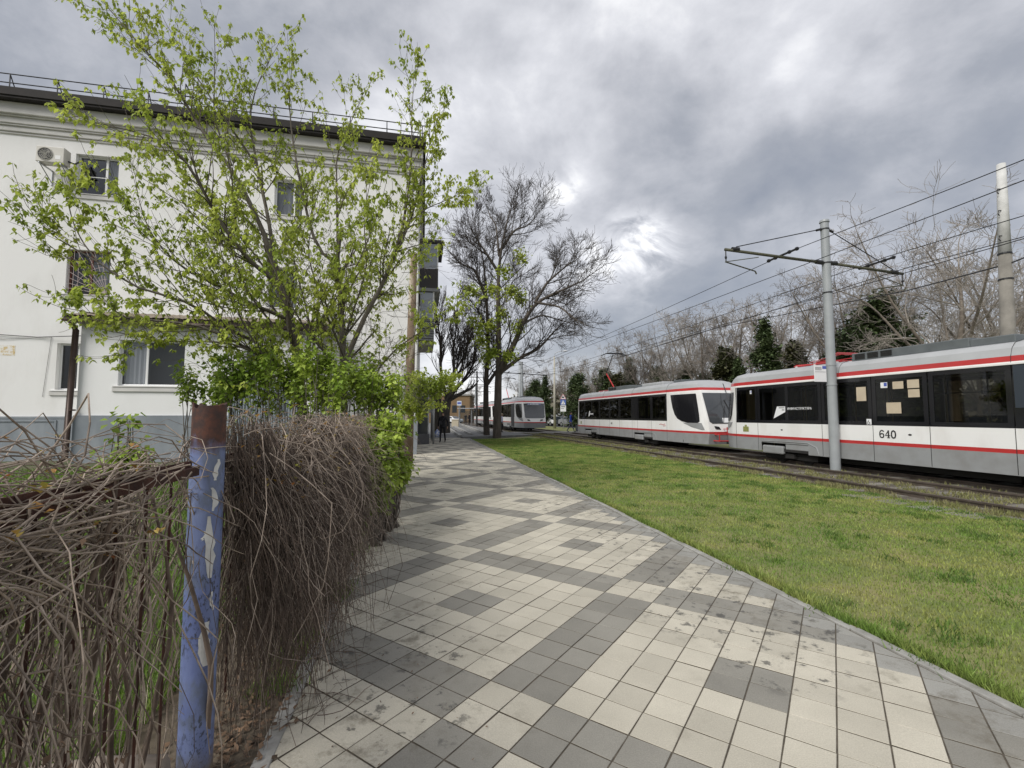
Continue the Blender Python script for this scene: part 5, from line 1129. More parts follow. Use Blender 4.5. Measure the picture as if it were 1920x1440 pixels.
for i, px, top, Yd, lab in (
 (0, 1440, 598, 37, 'dark narrow conical evergreen above the end of tram 640'), (1, 1660, 548, 30, 'broad dark evergreen just right of the grey tramway pole'), (1, 1605, 610, 32, 'lower dark evergreen directly behind the grey tramway pole'), (2, 1492, 640, 39, 'yellowish small evergreen behind the red pantograph of tram 640'),
 (2, 1362, 652, 44, 'yellowish evergreen above the junction of the two trams'), (0, 1388, 672, 42, 'small dark evergreen left of the conical one'), (1, 1290, 690, 52, 'rounded green evergreen above the front half of tram 641'), (1, 1235, 688, 56, 'rounded green evergreen above the middle of tram 641'), (0, 1182, 672, 60, 'narrow dark evergreen near the raised pantograph'),
 (1, 1135, 690, 64, 'dense dark evergreen above the rear of tram 641'), (2, 1160, 700, 58, 'olive evergreen low behind the rear half of tram 641'), (1, 1085, 700, 62, 'dark rounded evergreen beside the triangular road sign'), (0, 1022, 705, 70, 'dark narrow evergreen just right of the platform tram'), (1, 1005, 712, 76, 'broad dark evergreen behind the platform tram'), (1, 1320, 700, 50, 'low dark evergreen behind the cab of tram 641'), (0, 1720, 655, 36, 'small dark evergreen right of the broad one')):
    put(EM, i, px, top, Yd, lab, (9.1, 8.1, 7.1), GE)
# far mass of woods closing the horizon
rg = np.random.default_rng(81); n = 9000; ang = rg.uniform(-1.1, .9, n); Dd = rg.uniform(120, 170, n); hh = rg.uniform(0, 1, n)**.7*(6+2.5*np.sin(ang*9)+1.5*np.sin(ang*23))
V, Fc = leaves(np.column_stack([np.sin(ang)*Dd, np.cos(ang)*Dd, hh]), rg, k=(3, 4), ln=(.8, 1.8), wd=.5, droop=0, spread=.8)
link('far_woods', npmesh('far_woods', V, Fc, M('far_tree_mass', (.12, .12, .075), (.17, .15, .12), .1, .9, attr=.3), attr=rg.uniform(0, 1, len(Fc))), None, kind='stuff', label='hazy distant belt of trees closing the horizon behind the tram stop')
# ================= fence with the dry vines
FT = -.935
fn = lambda s, q, z: path(s, FT+q, z)
FE = thing('vine_fence', 'low iron fence with rusty rail and blue painted pipe posts under the dry vines', 'fence', path(6, FT))
bl = bpy.data.materials.new('peeling_blue_paint'); bl.use_nodes = True; t = bl.node_tree; n = t.nodes; l = t.links; b = n['Principled BSDF']; b.inputs['Roughness'].default_value = .6
tcn = n.new('ShaderNodeTexCoord').outputs['Object']
def nz(s, d=5, st=(1, 1, 1), off=0, dist=0):
    mp = n.new('ShaderNodeMapping'); mp.inputs['Scale'].default_value = st; mp.inputs['Location'].default_value = (off, off, off); l.new(tcn, mp.inputs[0]); q = n.new('ShaderNodeTexNoise'); q.inputs['Scale'].default_value = s; q.inputs['Detail'].default_value = d; q.inputs['Roughness'].default_value = .65; q.inputs['Distortion'].default_value = dist; l.new(mp.outputs[0], q.inputs[0]); return q.outputs[0]
def mr(v, a, b_):
    q = n.new('ShaderNodeMapRange'); l.new(v, q.inputs[0]); q.inputs[1].default_value = a; q.inputs[2].default_value = b_; return q.outputs[0]
def mixc(f, a, c):
    q = n.new('ShaderNodeMix'); q.data_type = 'RGBA'; l.new(f, q.inputs[0])
    for i, v in ((6, a), (7, c)):
        if isinstance(v, tuple): q.inputs[i].default_value = (*v, 1)
        else: l.new(v, q.inputs[i])
    return q.outputs[2]
def mul(a, c, op='MULTIPLY'):
    q = n.new('ShaderNodeMath'); q.operation = op
    for i, v in enumerate((a, c)):
        if isinstance(v, (int, float)): q.inputs[i].default_value = v
        else: l.new(v, q.inputs[i])
    return q.outputs[0]
sp_ = n.new('ShaderNodeSeparateXYZ'); l.new(tcn, sp_.inputs[0]); zc = sp_.outputs[2]
col = mixc(mr(nz(5, 4, (1, 1, .4)), .35, .65), (.115, .15, .32), (.19, .235, .39))
col = mixc(mul(mr(nz(75, 5, (1, 1, .5), 3, .3), .52, .60), mr(nz(6, 5, (1, 1, .4), 21), .42, .58)), col, (.045, .05, .075))        # scabs showing dark primer
col = mixc(mul(mr(nz(9, 5, (1, 1, .5), 6), .50, .60), .5), col, (.11, .125, .12))
wz = mul(mr(nz(6, 5, (1, 1, .5), 2.4), .50, .52), mul(mr(zc, .66, .75), mr(zc, 1.44, 1.40)))     # torn white poster remains
rs = mr(mul(zc, mul(nz(9, 5, (1, 1, .5), 8), .22), 'ADD'), 1.50, 1.57); col = mixc(rs, col, mixc(mr(nz(22, 4), .4, .6), (.10, .035, .02), (.045, .022, .018)))
dt = mr(mul(zc, mul(nz(8, 4, (1, 1, .4), 4), .3), 'ADD'), .30, .16); col = mixc(dt, col, (.16, .13, .09)); l.new(col, b.inputs['Base Color'])
bp = n.new('ShaderNodeBump'); bp.inputs['Strength'].default_value = .6; bp.inputs['Distance'].default_value = .003; l.new(nz(75, 5, (1, 1, .5), 3, .3), bp.inputs['Height']); l.new(bp.outputs[0], b.inputs['Normal'])
# hollow pipe post with a ragged rusted rim
mb = MB(); nn_ = 28; rr = .066; pos_s = 2.30; pc = fn(pos_s, .004, 0); rg = np.random.default_rng(3)
topz = [1.60+.008*math.sin(k*.45)+rg.uniform(-.003, .003)-(.022 if k in (18, 19, 20) else 0) for k in range(nn_)]
vs = []
for lev in range(4):
    for k in range(nn_):
        a = 2*math.pi*k/nn_; R_ = rr if lev < 2 else rr-.006; z = (-.05, topz[k], topz[k], 1.2)[lev]; vs.append((R_*math.cos(a), R_*math.sin(a), z))
mb.add(vs, [(l_*nn_+k, l_*nn_+(k+1) % nn_, (l_+1)*nn_+(k+1) % nn_, (l_+1)*nn_+k) for l_ in range(3) for k in range(nn_)])
po = mb.build('post', bl, FE, label='blue painted pipe post with a rusted open top and torn white paper'); po.location = pc
for p_ in po.data.polygons: p_.use_smooth = True
po.modifiers.new('e', 'EDGE_SPLIT').split_angle = R(50)
mb = MB(); mb.poly([( (rr-.007)*math.cos(2*math.pi*k/16), (rr-.007)*math.sin(2*math.pi*k/16), 1.25) for k in range(16)]); q_ = mb.build('post_filling', SOIL, po); q_.matrix_parent_inverse = Matrix.Identity(4)
PPR = M('torn_white_paper', (.66, .66, .64), (.50, .50, .49), 14, .8)
a_c = math.atan2(0-pc[1], 0-pc[0])      # side of the post that faces the path
for k_, (da, z0, z1, w_) in enumerate(((.42, 1.14, 1.24, .22), (.30, .86, 1.12, .34), (.62, .72, .80, .12), (.28, .50, .68, .42), (.55, 1.27, 1.36, .2), (-.05, 1.02, 1.06, .1))):
    mb = MB(); n_ = 9; L_, R_ = [], []; rp_ = np.random.default_rng(60+k_)
    for i in range(n_+1):
        f_ = i/n_; z = z0+(z1-z0)*f_; hw = w_*math.sin(math.pi*min(max(f_, .06), .94))**.5*rp_.uniform(.55, 1.0); off_ = .10*math.sin(f_*4+k_)+rp_.normal(0, .03)
        L_.append((a_c+da+off_-hw, z)); R_.append((a_c+da+off_+hw, z))
    r2 = rr+.0015
    for i in range(n_):
        for j in range(4):
            q4 = []
            for (u_, v_) in ((i, j), (i, j+1), (i+1, j+1), (i+1, j)):
                aa = L_[u_][0]+(R_[u_][0]-L_[u_][0])*v_/4; q4.append((pc[0]+r2*math.cos(aa), pc[1]+r2*math.sin(aa), L_[u_][1]))
            mb.poly(q4)
    mb.build('torn_paper', PPR, po, smooth=True)
for s_ in (4.6, 6.9, 9.2, 11.4):
    mb = MB(); mb.tube([fn(s_, 0, -.05), fn(s_, 0, 1.5)], .06, 12); mb.build('post', CONC if s_ == 4.6 else STEEL, FE, smooth=True)
for a_, b__ in ((.2, 2.2), (2.4, 4.54), (4.66, 6.84), (6.96, 9.14), (9.26, 11.34)):
    mb = MB()
    for z in (1.30,): mb.box((a_, -.02, z), (b__, .015, z+.035), fn); mb.box((a_, -.02, z), (b__, -.014, z+.06), fn)
    mb.build('rail', RUST, FE)
    k = a_+.05
    mb = MB()
    while k < b__-.12: mb.tube([fn(k, 0, .2), fn(k, 0, 1.30)], .006, 4); k += .16
    mb.build('thin_bars', RUST, FE, kind='stuff')
mb = MB(); mb.tube([fn(.95, -.25, .2), fn(1.25, -.1, 1.05)], .03, 6); mb.build('brace', BLACKM, FE)
# vines
rv = np.random.default_rng(77)
def wander(P0, D0, L, K, wob, grav, rad, n=4, pull=None):
    """many strands grown together: P0 (S,3), D0 (S,3), L (S)"""
    S = len(P0); P = np.zeros((S, K, 3)); P[:, 0] = P0; d = D0/(np.linalg.norm(D0, axis=1, keepdims=True)+1e-9); st = (L/(K-1))[:, None]
    for i in range(1, K):
        d = d+rv.normal(0, wob, (S, 3))+np.array([0, 0, -grav]); 
        if pull is not None: d = d+pull(P[:, i-1])
        d[:, 2] -= np.maximum(0, P[:, i-1, 2]-1.44-.06*(P[:, i-1] @ DS > 2.3))*7
        d /= np.linalg.norm(d, axis=1, keepdims=True)+1e-9; P[:, i] = P[:, i-1]+d*st
    P[:, :, 2] = np.maximum(P[:, :, 2], .01)
    Rd = rad[:, None]*np.linspace(1, .45, K)[None]*rv.uniform(.85, 1.15, (S, K)); return strands(P, Rd, n), P
DS = np.array([*axS, 0]); DT = np.array([*axT, 0]); UP_ = np.array([0, 0, 1.])
def top_h(s): return 1.40+.05*np.sin(s*3.1)+.04*np.sin(s*7.3+1)+.05*np.clip((s-2.2)*4, 0, 1)+.04*np.clip((s-2)/6, 0, 1)
def base_pos(s, q, z): return DS*s[:, None]+DT*(FT+q)[:, None]+UP_*z[:, None]
def srand(n, dens=None):     # more strands per metre beyond the post, where the hedge is dense
    s = np.where(rv.uniform(0, 1, n) < .20, rv.uniform(.55, 2.32, n), 2.3+9.3*rv.uniform(0, 1, n)**.9); return s
clear = lambda P: 0
parts = []; allP = []
def addv(P0, D0, L, K, wob, grav, rad, n=4, pull=None, into=None):
    (V, Fc), P = wander(P0, D0, L, K, wob, grav, rad, n, pull); keep = np.ones(len(P), bool)
    sS = P @ DS; qQ = P @ DT-FT; bad = ((sS > 2.03) & (sS < 2.37) & (qQ > -.09-.12*np.clip(2.2-sS, 0, 1)*0)).any(1) & (rv.uniform(0, 1, len(P)) < np.where(P[:, :, 2].max(1) > 1.38, .80, .90)); keep &= ~bad; bad = ((sS > 1.3) & (sS < 2.30) & (qQ > .10)).any(1) & (rv.uniform(0, 1, len(P)) < .85); keep &= ~bad
    dc = np.min(np.linalg.norm(P-np.array([0, 0, CH]), axis=2), axis=1); keep &= dc > .75
    V = V.reshape(len(P), -1, 3)[keep]; nv = V.shape[1]; f1 = Fc.reshape(len(P), -1, 4)[0]; Fn = (f1[None]+(np.arange(len(V))*nv)[:, None, None]).reshape(-1, 4)
    (parts if into is None else into).append((V.reshape(-1, 3), Fn)); allP.append(P[keep]); return len(Fn)
def side_pull(q0, k=.5, z0=1.1):     # keeps hanging stems near their face of the hedge
    def f(P):
        q = P@DT-FT; return DT[None]*((q0-q)*k)[:, None]
    return f
# hanging curtains on both faces; the inner ones coloured dark to paint in shade
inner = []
n = 3400; s = srand(n); q = np.where(rv.uniform(0, 1, n) < .72, rv.normal(.17, .05, n), rv.normal(-.14, .06, n)); near = s < 2.3; q = np.where(near, rv.normal(-.03, .05, n), q)
keep = ~(near & (rv.uniform(0, 1, n) < .62)); s, q = s[keep], q[keep]; n = len(s)
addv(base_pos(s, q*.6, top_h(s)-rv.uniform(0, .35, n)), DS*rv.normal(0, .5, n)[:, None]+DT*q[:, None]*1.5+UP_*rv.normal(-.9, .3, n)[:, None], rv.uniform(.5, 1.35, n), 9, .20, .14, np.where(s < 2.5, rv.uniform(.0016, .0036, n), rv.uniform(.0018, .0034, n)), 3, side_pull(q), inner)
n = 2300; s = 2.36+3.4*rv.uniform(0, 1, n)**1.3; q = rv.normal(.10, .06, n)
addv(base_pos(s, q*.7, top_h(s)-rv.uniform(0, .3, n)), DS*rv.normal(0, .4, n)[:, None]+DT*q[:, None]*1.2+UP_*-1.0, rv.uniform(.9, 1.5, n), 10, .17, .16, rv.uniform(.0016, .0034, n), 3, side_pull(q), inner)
n = 500; s = 2.4+3.2*rv.uniform(0, 1, n); q = rv.normal(.14, .05, n)
addv(base_pos(s, q*.7, top_h(s)-rv.uniform(.1, .5, n)), DS*rv.normal(0, .5, n)[:, None]+DT*q[:, None]*1.2+UP_*-1.0, rv.uniform(.8, 1.3, n), 10, .2, .14, rv.uniform(.0016, .0036, n), 3, side_pull(q))
n = 1500; s = srand(n); q = rv.normal(.20, .04, n); q = np.where(s < 2.5, rv.normal(.02, .04, n), q)
addv(base_pos(s, q*.8, top_h(s)-rv.uniform(0, .5, n)), DS*rv.normal(0, .7, n)[:, None]+DT*q[:, None]*1.5+UP_*rv.normal(-.9, .4, n)[:, None], rv.uniform(.35, 1.2, n), 9, .22, .12, rv.uniform(.0018, .0040, n), 4, side_pull(q))
# woven runners along the top
n = 1150; s = srand(n); sg = np.where(rv.uniform(0, 1, n) < .5, 1, -1)
addv(base_pos(s, np.where(s < 2.6, rv.normal(-.03, .05, n), rv.normal(.03, .11, n)), top_h(s)+rv.normal(-.05, .055, n)), DS*sg[:, None]+rv.normal(0, .22, (n, 3)), rv.uniform(.5, 1.4, n), 9, .16, .035, rv.uniform(.0014, .0032, n), 4, side_pull(np.where(s < 2.6, -.02, .05), .6))
# arching shoots standing above
n = 260; s = srand(n); sg = np.where(rv.uniform(0, 1, n) < .5, 1, -1)
addv(base_pos(s, rv.normal(.03, .1, n), top_h(s)-.05), DS*sg[:, None]*.8+UP_*rv.uniform(.2, .7, n)[:, None]+DT*rv.normal(0, .4, n)[:, None], rv.uniform(.3, .7, n), 9, .12, .2, rv.uniform(.0014, .0028, n), 4)
# loops leaning out over the kerb and random cross stems
n = 900; s = 2.6+8.8*rv.uniform(0, 1, n)
addv(base_pos(s, rv.normal(.12, .06, n), rv.uniform(.3, 1.35, n)), rv.normal(0, 1, (n, 3))+DT*.35, rv.uniform(.25, .75, n), 8, .3, .05, rv.uniform(.0014, .003, n), 3, side_pull(.16, .3))
# near section: thicker stems with clear individual shapes
n = 260; s = rv.uniform(.7, 2.5, n)
addv(base_pos(s, rv.normal(-.02, .05, n), top_h(s)-rv.uniform(-.03, .25, n)), DS*rv.normal(0, 1, n)[:, None]+UP_*rv.normal(-.3, .5, n)[:, None]+DT*rv.normal(-.05, .15, n)[:, None], rv.uniform(.4, 1.2, n), 10, .17, .09, rv.uniform(.002, .004, n), 5, side_pull(-.02, 1.2))
n = 230; s = rv.uniform(.6, 2.1, n); sg = np.where(rv.uniform(0, 1, n) < .5, 1, -1)
addv(base_pos(s, rv.normal(.03, .05, n), top_h(s)-rv.uniform(.0, .20, n)), DS*sg[:, None]+rv.normal(0, .15, (n, 3)), rv.uniform(.6, 1.3, n), 12, .09, .03, rv.uniform(.0018, .0036, n), 6, side_pull(.03, 1.0))
V, Fc = join(parts); HV = thing('dry_vines', 'bare grey brown creeper stems woven over and hanging down the fence', 'vine', path(6, FT+.05))
m_ = npmesh('vine_stems', V, Fc, VINE, True, attr=np.random.default_rng(1).uniform(0, 1, len(Fc)//8+1).repeat(8)[:len(Fc)]); link('vine_stems', m_, HV, kind='stuff')

# inner stems, dark as painted shade; then old woody trunks rising from the ground
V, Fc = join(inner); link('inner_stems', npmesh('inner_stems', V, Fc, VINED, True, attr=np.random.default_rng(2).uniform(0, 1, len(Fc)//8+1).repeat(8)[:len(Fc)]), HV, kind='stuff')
parts2 = []; parts = parts2; n = 60; s = np.r_[rv.uniform(.8, 2.5, 26), rv.uniform(2.5, 11, 34)]
addv(base_pos(s, rv.normal(-.05, .05, n), np.full(n, .0)), UP_*1.0+DS*rv.normal(0, .22, n)[:, None]+DT*rv.normal(0, .08, n)[:, None], rv.uniform(1.1, 1.4, n), 10, .10, -.10, rv.uniform(.006, .013, n), 7, side_pull(-.04, .8))
V, Fc = join(parts2); link('old_stems', npmesh('old_stems', V, Fc, VINED, True, attr=np.repeat(.5, len(Fc))), HV, kind='stuff')
# dead leaves caught inside and buds
nq = 2600; s = srand(nq); s = np.where((s > 1.7) & (s < 2.5), s+1.0, s); P = base_pos(s, rv.normal(.02, .07, nq), rv.uniform(.0, 1.3, nq)**1.0); V, Fc = leaves(P, rv, k=(1, 2), ln=(.010, .026), wd=.35, droop=.5); link('caught_leaves', npmesh('caught_leaves', V, Fc, LITTER, attr=rv.uniform(0, 1, len(Fc))), HV, kind='stuff')
bpz = np.concatenate([A[:, 2:].reshape(-1, 3) for A in allP[:6] if len(A)]); sel = (bpz[:, 2] > 1.12) & (rv.uniform(0, 1, len(bpz)) < .10); bpz = bpz[sel]
V, Fc = leaves(bpz, rv, k=(1, 3), ln=(.014, .034), wd=.30, droop=-.8, spread=.004); link('buds', npmesh('buds', V, Fc, BUD, attr=rv.uniform(0, 1, len(Fc))), HV, kind='stuff')
# twigs lying over the paving edge
parts3 = []; parts = parts3; n = 46; s = rv.uniform(1.7, 6, n)
addv(base_pos(s, rv.uniform(.16, .45, n), np.full(n, .012)), DT*rv.uniform(.2, 1, n)[:, None]+DS*rv.normal(0, .8, n)[:, None]+UP_*.03, rv.uniform(.12, .42, n), 8, .16, .01, rv.uniform(.0014, .003, n), 4)
V, Fc = join(parts3); link('fallen_twigs', npmesh('fallen_twigs', V, Fc, VINED, True, attr=np.repeat(.3, len(Fc))), None, kind='stuff', label='thin dead twigs scattered over the left kerb and paving edge')
# things lying behind the fence
def gz(px, py, z=0): return gr(px, py, z)
p = at(95, 1330, 1.72); mb = MB(); mb.tube([(p[0]-.45, p[1]-.12, .16), (p[0]+.1, p[1]+.02, .16), (p[0]+.32, p[1]+.08, .15)], [.15, .16, .14], 14)
o = mb.build('concrete_pipe', M('pale_dusty_concrete', (.36, .30, .24), (.24, .20, .16), 5, .95, bump=.5, bscale=20), None, smooth=True, label='dusty beige length of concrete pipe lying behind the vines', category='pipe')
mb = MB(); p = at(110, 1430, 1.6); mb.box((-.35, -.12, .0), (.3, .14, .05), lambda a, b, c: (p[0]+a, p[1]-.05+b+a*.2, c+.02)); mb.build('yellow_board', M('faded_olive_board', (.22, .21, .05), (.16, .15, .05), 4, .7), None, bevel=.008, label='faded olive yellow board lying at the foot of the fence', category='board')
# ================= people
SKINM = M('skin', (.42, .26, .19), None, rough=.6); BLK = M('black_cloth', (.013, .013, .016), None, rough=.85); BLKT = M('black_trousers', (.010, .010, .012), None, rough=.9); HAIR = M('dark_hair', (.02, .015, .012), None, rough=.7)
BLUEC = M('bright_blue_jacket', (.03, .07, .42), None, rough=.7); LIL = M('pale_lilac_blouse', (.55, .55, .68), None, rough=.8); GREYT = M('grey_trousers', (.10, .11, .13), None, rough=.9); SHOE = M('dark_shoe', (.012, .012, .012), None, rough=.5)
def person(label, loc, rz, h, top, bottom, pose='stand', hair=HAIR, skirt=False, group=None, detail=False, arms=((-.02, .02), (.02, .02))):
    k = h/1.75; r = thing('person', label, 'person', (0, 0, 0), 0, group); V = []; E = []; RD = []
    def v(x, y, z, rx, ry=None, par=None):
        V.append((x, y, z)); RD.append((rx, ry or rx))
        if par is not None: E.append((par, len(V)-1))
        return len(V)-1
    pel = v(0, 0, .96, .135, .10); sp = v(0, -.01, 1.14, .13, .095, pel); ch = v(0, -.01, 1.34, .165, .11, sp); nk0 = v(0, .0, 1.47, .07, .065, ch); nk = v(0, -.005, 1.53, .052, .052, nk0); hd = v(0, -.02, 1.62, .078, .092, nk); v(0, -.015, 1.71, .066, .078, hd)
    hands = []
    for i, sx in enumerate((-1, 1)):
        sw = arms[i]; sh = v(sx*.185, 0, 1.42, .065, .065, ch); elb = v(sx*.245, .03+sw[0], 1.16, .046, .046, sh); wr = v(sx*.27, -.02+sw[1], .92, .032, .032, elb); pm = v(sx*.272, -.03+sw[1], .86, .035, .022, wr); hands.append((sx*.272, -.03+sw[1], .80))
        for f_ in range(4): a = v(sx*.272, -.055+sw[1]+f_*.018, .80, .010, .010, pm); v(sx*.262, -.058+sw[1]+f_*.018, .76+.006*abs(f_-1.5), .008, .008, a)
        a = v(sx*.268-.0, -.075+sw[1], .845, .011, .011, pm); v(sx*.262, -.088+sw[1], .81, .009, .009, a)
    step = {'walk': (.20, -.16), 'stand': (.0, .02), 'stride': (.33, -.30)}[pose]
    for i, sx in enumerate((-1, 1)):
        d = step[i]; hp = v(sx*.09, 0, .90, .095, .10, pel); kn = v(sx*.10, -d*.42-.03, .50, .062, .062, hp); an = v(sx*.10, -d+.02 if d > 0 else -d+.04, .10 if d >= 0 else .13, .042, .045, kn); he = v(sx*.10, -d+.03, .045 if d >= 0 else .08, .04, .04, an); v(sx*.115, -d-.13, .035, .038, .028, he)
    me = bpy.data.meshes.new('b'); me.from_pydata([tuple(c*k for c in q) for q in V], E, []); ob = bpy.data.objects.new('b', me); COL.objects.link(ob)
    ob.modifiers.new('s', 'SKIN'); sv_ = me.skin_vertices[0].data
    for i, q in enumerate(RD): sv_[i].radius = (q[0]*k, q[1]*k); sv_[i].use_root = (i == 0)
    sb = ob.modifiers.new('u', 'SUBSURF'); sb.levels = 2; sb.render_levels = 2; bpy.context.view_layer.update()
    nm = bpy.data.meshes.new_from_object(ob.evaluated_get(bpy.context.evaluated_depsgraph_get())); bpy.data.objects.remove(ob); nm.name = 'body'
    nm.materials.clear()
    for m in (SKINM, top, bottom, SHOE): nm.materials.append(m)
    for p in nm.polygons:
        c = p.center/k; mi = 1
        if c.z > 1.50: mi = 0
        elif c.z < .10 and not abs(c.x) > .2: mi = 3
        elif abs(c.x) > .215 and c.z < .90: mi = 0
        elif c.z < (.93 if not skirt else 1.02) and abs(c.x) < .22: mi = 2
        p.material_index = mi; p.use_smooth = True
    link('body', nm, r)
    mb = MB(); mb.ball((0, .005*k, 1.675*k), (.088*k, .105*k, .088*k), 12, 8); V2 = [(x, y, z) for x, y, z in mb.v]
    mb.v = [(x, y, max(z, 1.66*k if y < -.02*k else 1.58*k)) for x, y, z in V2]; mb.build('hair', hair, r, smooth=True)
    mb = MB(); mb.add([(0, -.108*k, 1.645*k), (-.016*k, -.09*k, 1.605*k), (.016*k, -.09*k, 1.605*k), (0, -.125*k, 1.612*k)], [(0, 1, 3), (0, 3, 2), (1, 2, 3)]); mb.build('nose', SKINM, r)
    for sx in (-1, 1): mb = MB(); mb.ball((sx*.03*k, -.098*k, 1.645*k), (.011*k, .006*k, .007*k), 6, 4); mb.build('eye', BLACKM, r)
    # jacket hem / skirt
    mb = MB(); z0, z1, r0_, r1_ = ((.97, .86, .15, .175) if not skirt else (1.0, .42, .14, .24))
    vs = [(rr_*1.08*math.cos(a*.5236)*k, rr_*.78*math.sin(a*.5236)*k, zz_*k) for zz_, rr_ in ((z0, r0_), (z1, r1_)) for a in range(12)]; mb.add(vs, [(i, (i+1) % 12, (i+1) % 12+12, i+12) for i in range(12)]); mb.build('skirt' if skirt else 'jacket_hem', bottom if skirt else top, r, smooth=True)
    r.location = loc; r.rotation_euler = (0, 0, rz); return r, k
fp = gr(830, 829); man, k = person('man in black jacket and trousers walking along the tiled path with a carrier bag', fp, R(-6), 1.76, BLK, BLKT, 'walk', detail=True, arms=((-.0, .02), (.12, .06)))
mb = MB(); mb.tube([(.12*k, -.115*k, 1.42*k), (-.02*k, -.15*k, 1.2*k), (-.16*k, -.13*k, 1.02*k)], .014, 5); mb.box((-.16*k, -.20*k, 1.02*k), (.0, -.14*k, 1.2*k)); st = mb.build('shoulder_bag', M('dark_grey_bag', (.05, .05, .055), None), None); st.parent = man; st.matrix_parent_inverse = Matrix.Identity(4)
bg_ = thing('plastic_bag', 'white plastic carrier bag with blue print carried by the walking man', 'bag', (fp[0]-.30, fp[1]-.02, 0)); bc = np.array([fp[0]-.31, fp[1]-.06, .0])
mb = MB(); K_ = 14; rings = [(.28, .03, .03), (.30, .13, .07), (.45, .18, .09), (.60, .16, .07), (.68, .08, .04), (.76, .02, .02)]; vs = [(bc[0]+a*math.cos(t_*2*math.pi/K_)*(1+.08*math.sin(t_*3)), bc[1]+b__*math.sin(t_*2*math.pi/K_), z) for z, a, b__ in rings for t_ in range(K_)]
mb.add(vs, [(i*K_+j, i*K_+(j+1) % K_, (i+1)*K_+(j+1) % K_, (i+1)*K_+j) for i in range(len(rings)-1) for j in range(K_)]); mb.build('sack', M('thin_white_plastic', (.70, .72, .76), (.16, .24, .55), 9, .4, contrast=(.52, .58)), bg_, smooth=True)
w_ = at(941, 779, 41); person('woman in pale lilac top and dark skirt beside the grey linden trunk', (w_[0], w_[1], .1), R(100), 1.62, LIL, BLK, 'stand', M('blonde_hair', (.45, .38, .26), None), True)
b0 = at(1070, 779, 41); person('person in bright blue jacket crossing the tracks behind tram 641', (b0[0], b0[1], .11), R(75), 1.76, BLUEC, GREYT, 'stride')
bk = thing('backpack', 'black backpack and wheeled bag of the person in blue crossing the tracks', 'bag', (b0[0]+.25, b0[1], .8)); mb = MB(); mb.ball((b0[0]+.17, b0[1], 1.35), (.12, .16, .24), 10, 7); mb.build('pack', BLK, bk, smooth=True); mb = MB(); mb.box((b0[0]+.42, b0[1]-.15, .16), (b0[0]+.62, b0[1]+.15, .72)); mb.tube([(b0[0]+.45, b0[1], .7), (b0[0]+.28, b0[1], 1.0)], .012, 5); mb.build('trolley', M('grey_trolley', (.10, .10, .11), None), bk, bevel=.03)
for px, Yd, lab, tp, hh, rz in ((873, 76, 'leftmost dark figure standing under the tram shelter', BLK, 1.72, 20), (880, 70, 'dark figure at the shelter, second from the left', BLK, 1.76, 60), (901, 66, 'figure in black between the shelter posts and the dark linden', BLK, 1.78, 120), (908, 56, 'figure in black just left of the dark linden trunk', BLK, 1.74, 90), (923, 58, 'dark figure seen between the two linden trunks', M('dark_grey_coat', (.03, .03, .034), None), 1.7, 200), (893, 80, 'distant grey clothed figure at the shelter', M('grey_coat', (.12, .12, .13), None), 1.68, 0)):
    q = at(px, 779, Yd); person(lab, (q[0], q[1], .1), R(rz), hh, tp, BLKT, 'stand', group='people waiting at the tram stop')
# ================= tram shelter, signs, lamp, litter bin, cars, railings
SHG = glass('shelter_glass', (.75, .78, .8), .03); sh = at(884, 779, 72)
r = thing('tram_shelter', 'glass tram stop shelter with steel posts on the platform', 'shelter', (sh[0], sh[1], .1)); f = lambda a, b, z: (sh[0]+a, sh[1]+b, .1+z)
for a in (-1.9, 0, 1.9):
    for b__ in (-.1, 1.3): mb = MB(); mb.tube([f(a, b__, 0), f(a, b__, 2.45)], .05, 8); mb.build('post', STEEL, r)
for a in (-1.85, .05): mb = MB(); mb.box((a, 1.28, .3), (a+1.8, 1.30, 2.2), f); mb.build('glass_pane', SHG, r)
for a in (-1.9, 1.9): mb = MB(); mb.box((a-.01, 0, .3), (a+.01, 1.2, 2.2), f); mb.build('glass_pane', SHG, r)
mb = MB(); mb.box((-2.1, -.4, 2.45), (2.1, 1.6, 2.58), f); mb.build('roof', STEEL, r, bevel=.03); mb = MB(); mb.box((-1.5, .9, .42), (1.5, 1.2, .48), f); mb.build('bench', RUST, r)
q = at(861, 779, 52); r = thing('stop_sign', 'blue and white tram stop sign on a thin post left of the shelter', 'sign', (q[0], q[1], 0)); mb = MB(); mb.tube([(q[0], q[1], 0), (q[0], q[1], 3.2)], .035, 8); mb.build('post', STEEL, r); mb = MB(); mb.box((q[0]-.25, q[1]-.05, 2.65), (q[0]+.25, q[1]-.03, 3.15)); mb.build('board', M('pale_blue_sign', (.55, .62, .72), None), r); mb = MB(); mb.box((q[0]-.2, q[1]-.055, 2.8), (q[0]+.2, q[1]-.051, 3.02)); mb.build('tram_symbol', BLU, r)
q = at(894, 779, 62); pole_ = thing('service_pole', 'dark slim pole with cross arms carrying wires behind the dark linden', 'pole', (q[0], q[1], 0)); mb = MB(); mb.tube([(q[0], q[1], 0), (q[0], q[1], 7.4)], [.13, .10], 8); mb.build('shaft', DKMET, pole_); 
for z, a in ((7.2, -1.2), (6.6, 1.3), (5.6, -1.6)): mb = MB(); mb.tube([(q[0]-1.3, q[1], z), (q[0]+1.3, q[1], z)], .04, 6); mb.build('cross_arm', DKMET, pole_)
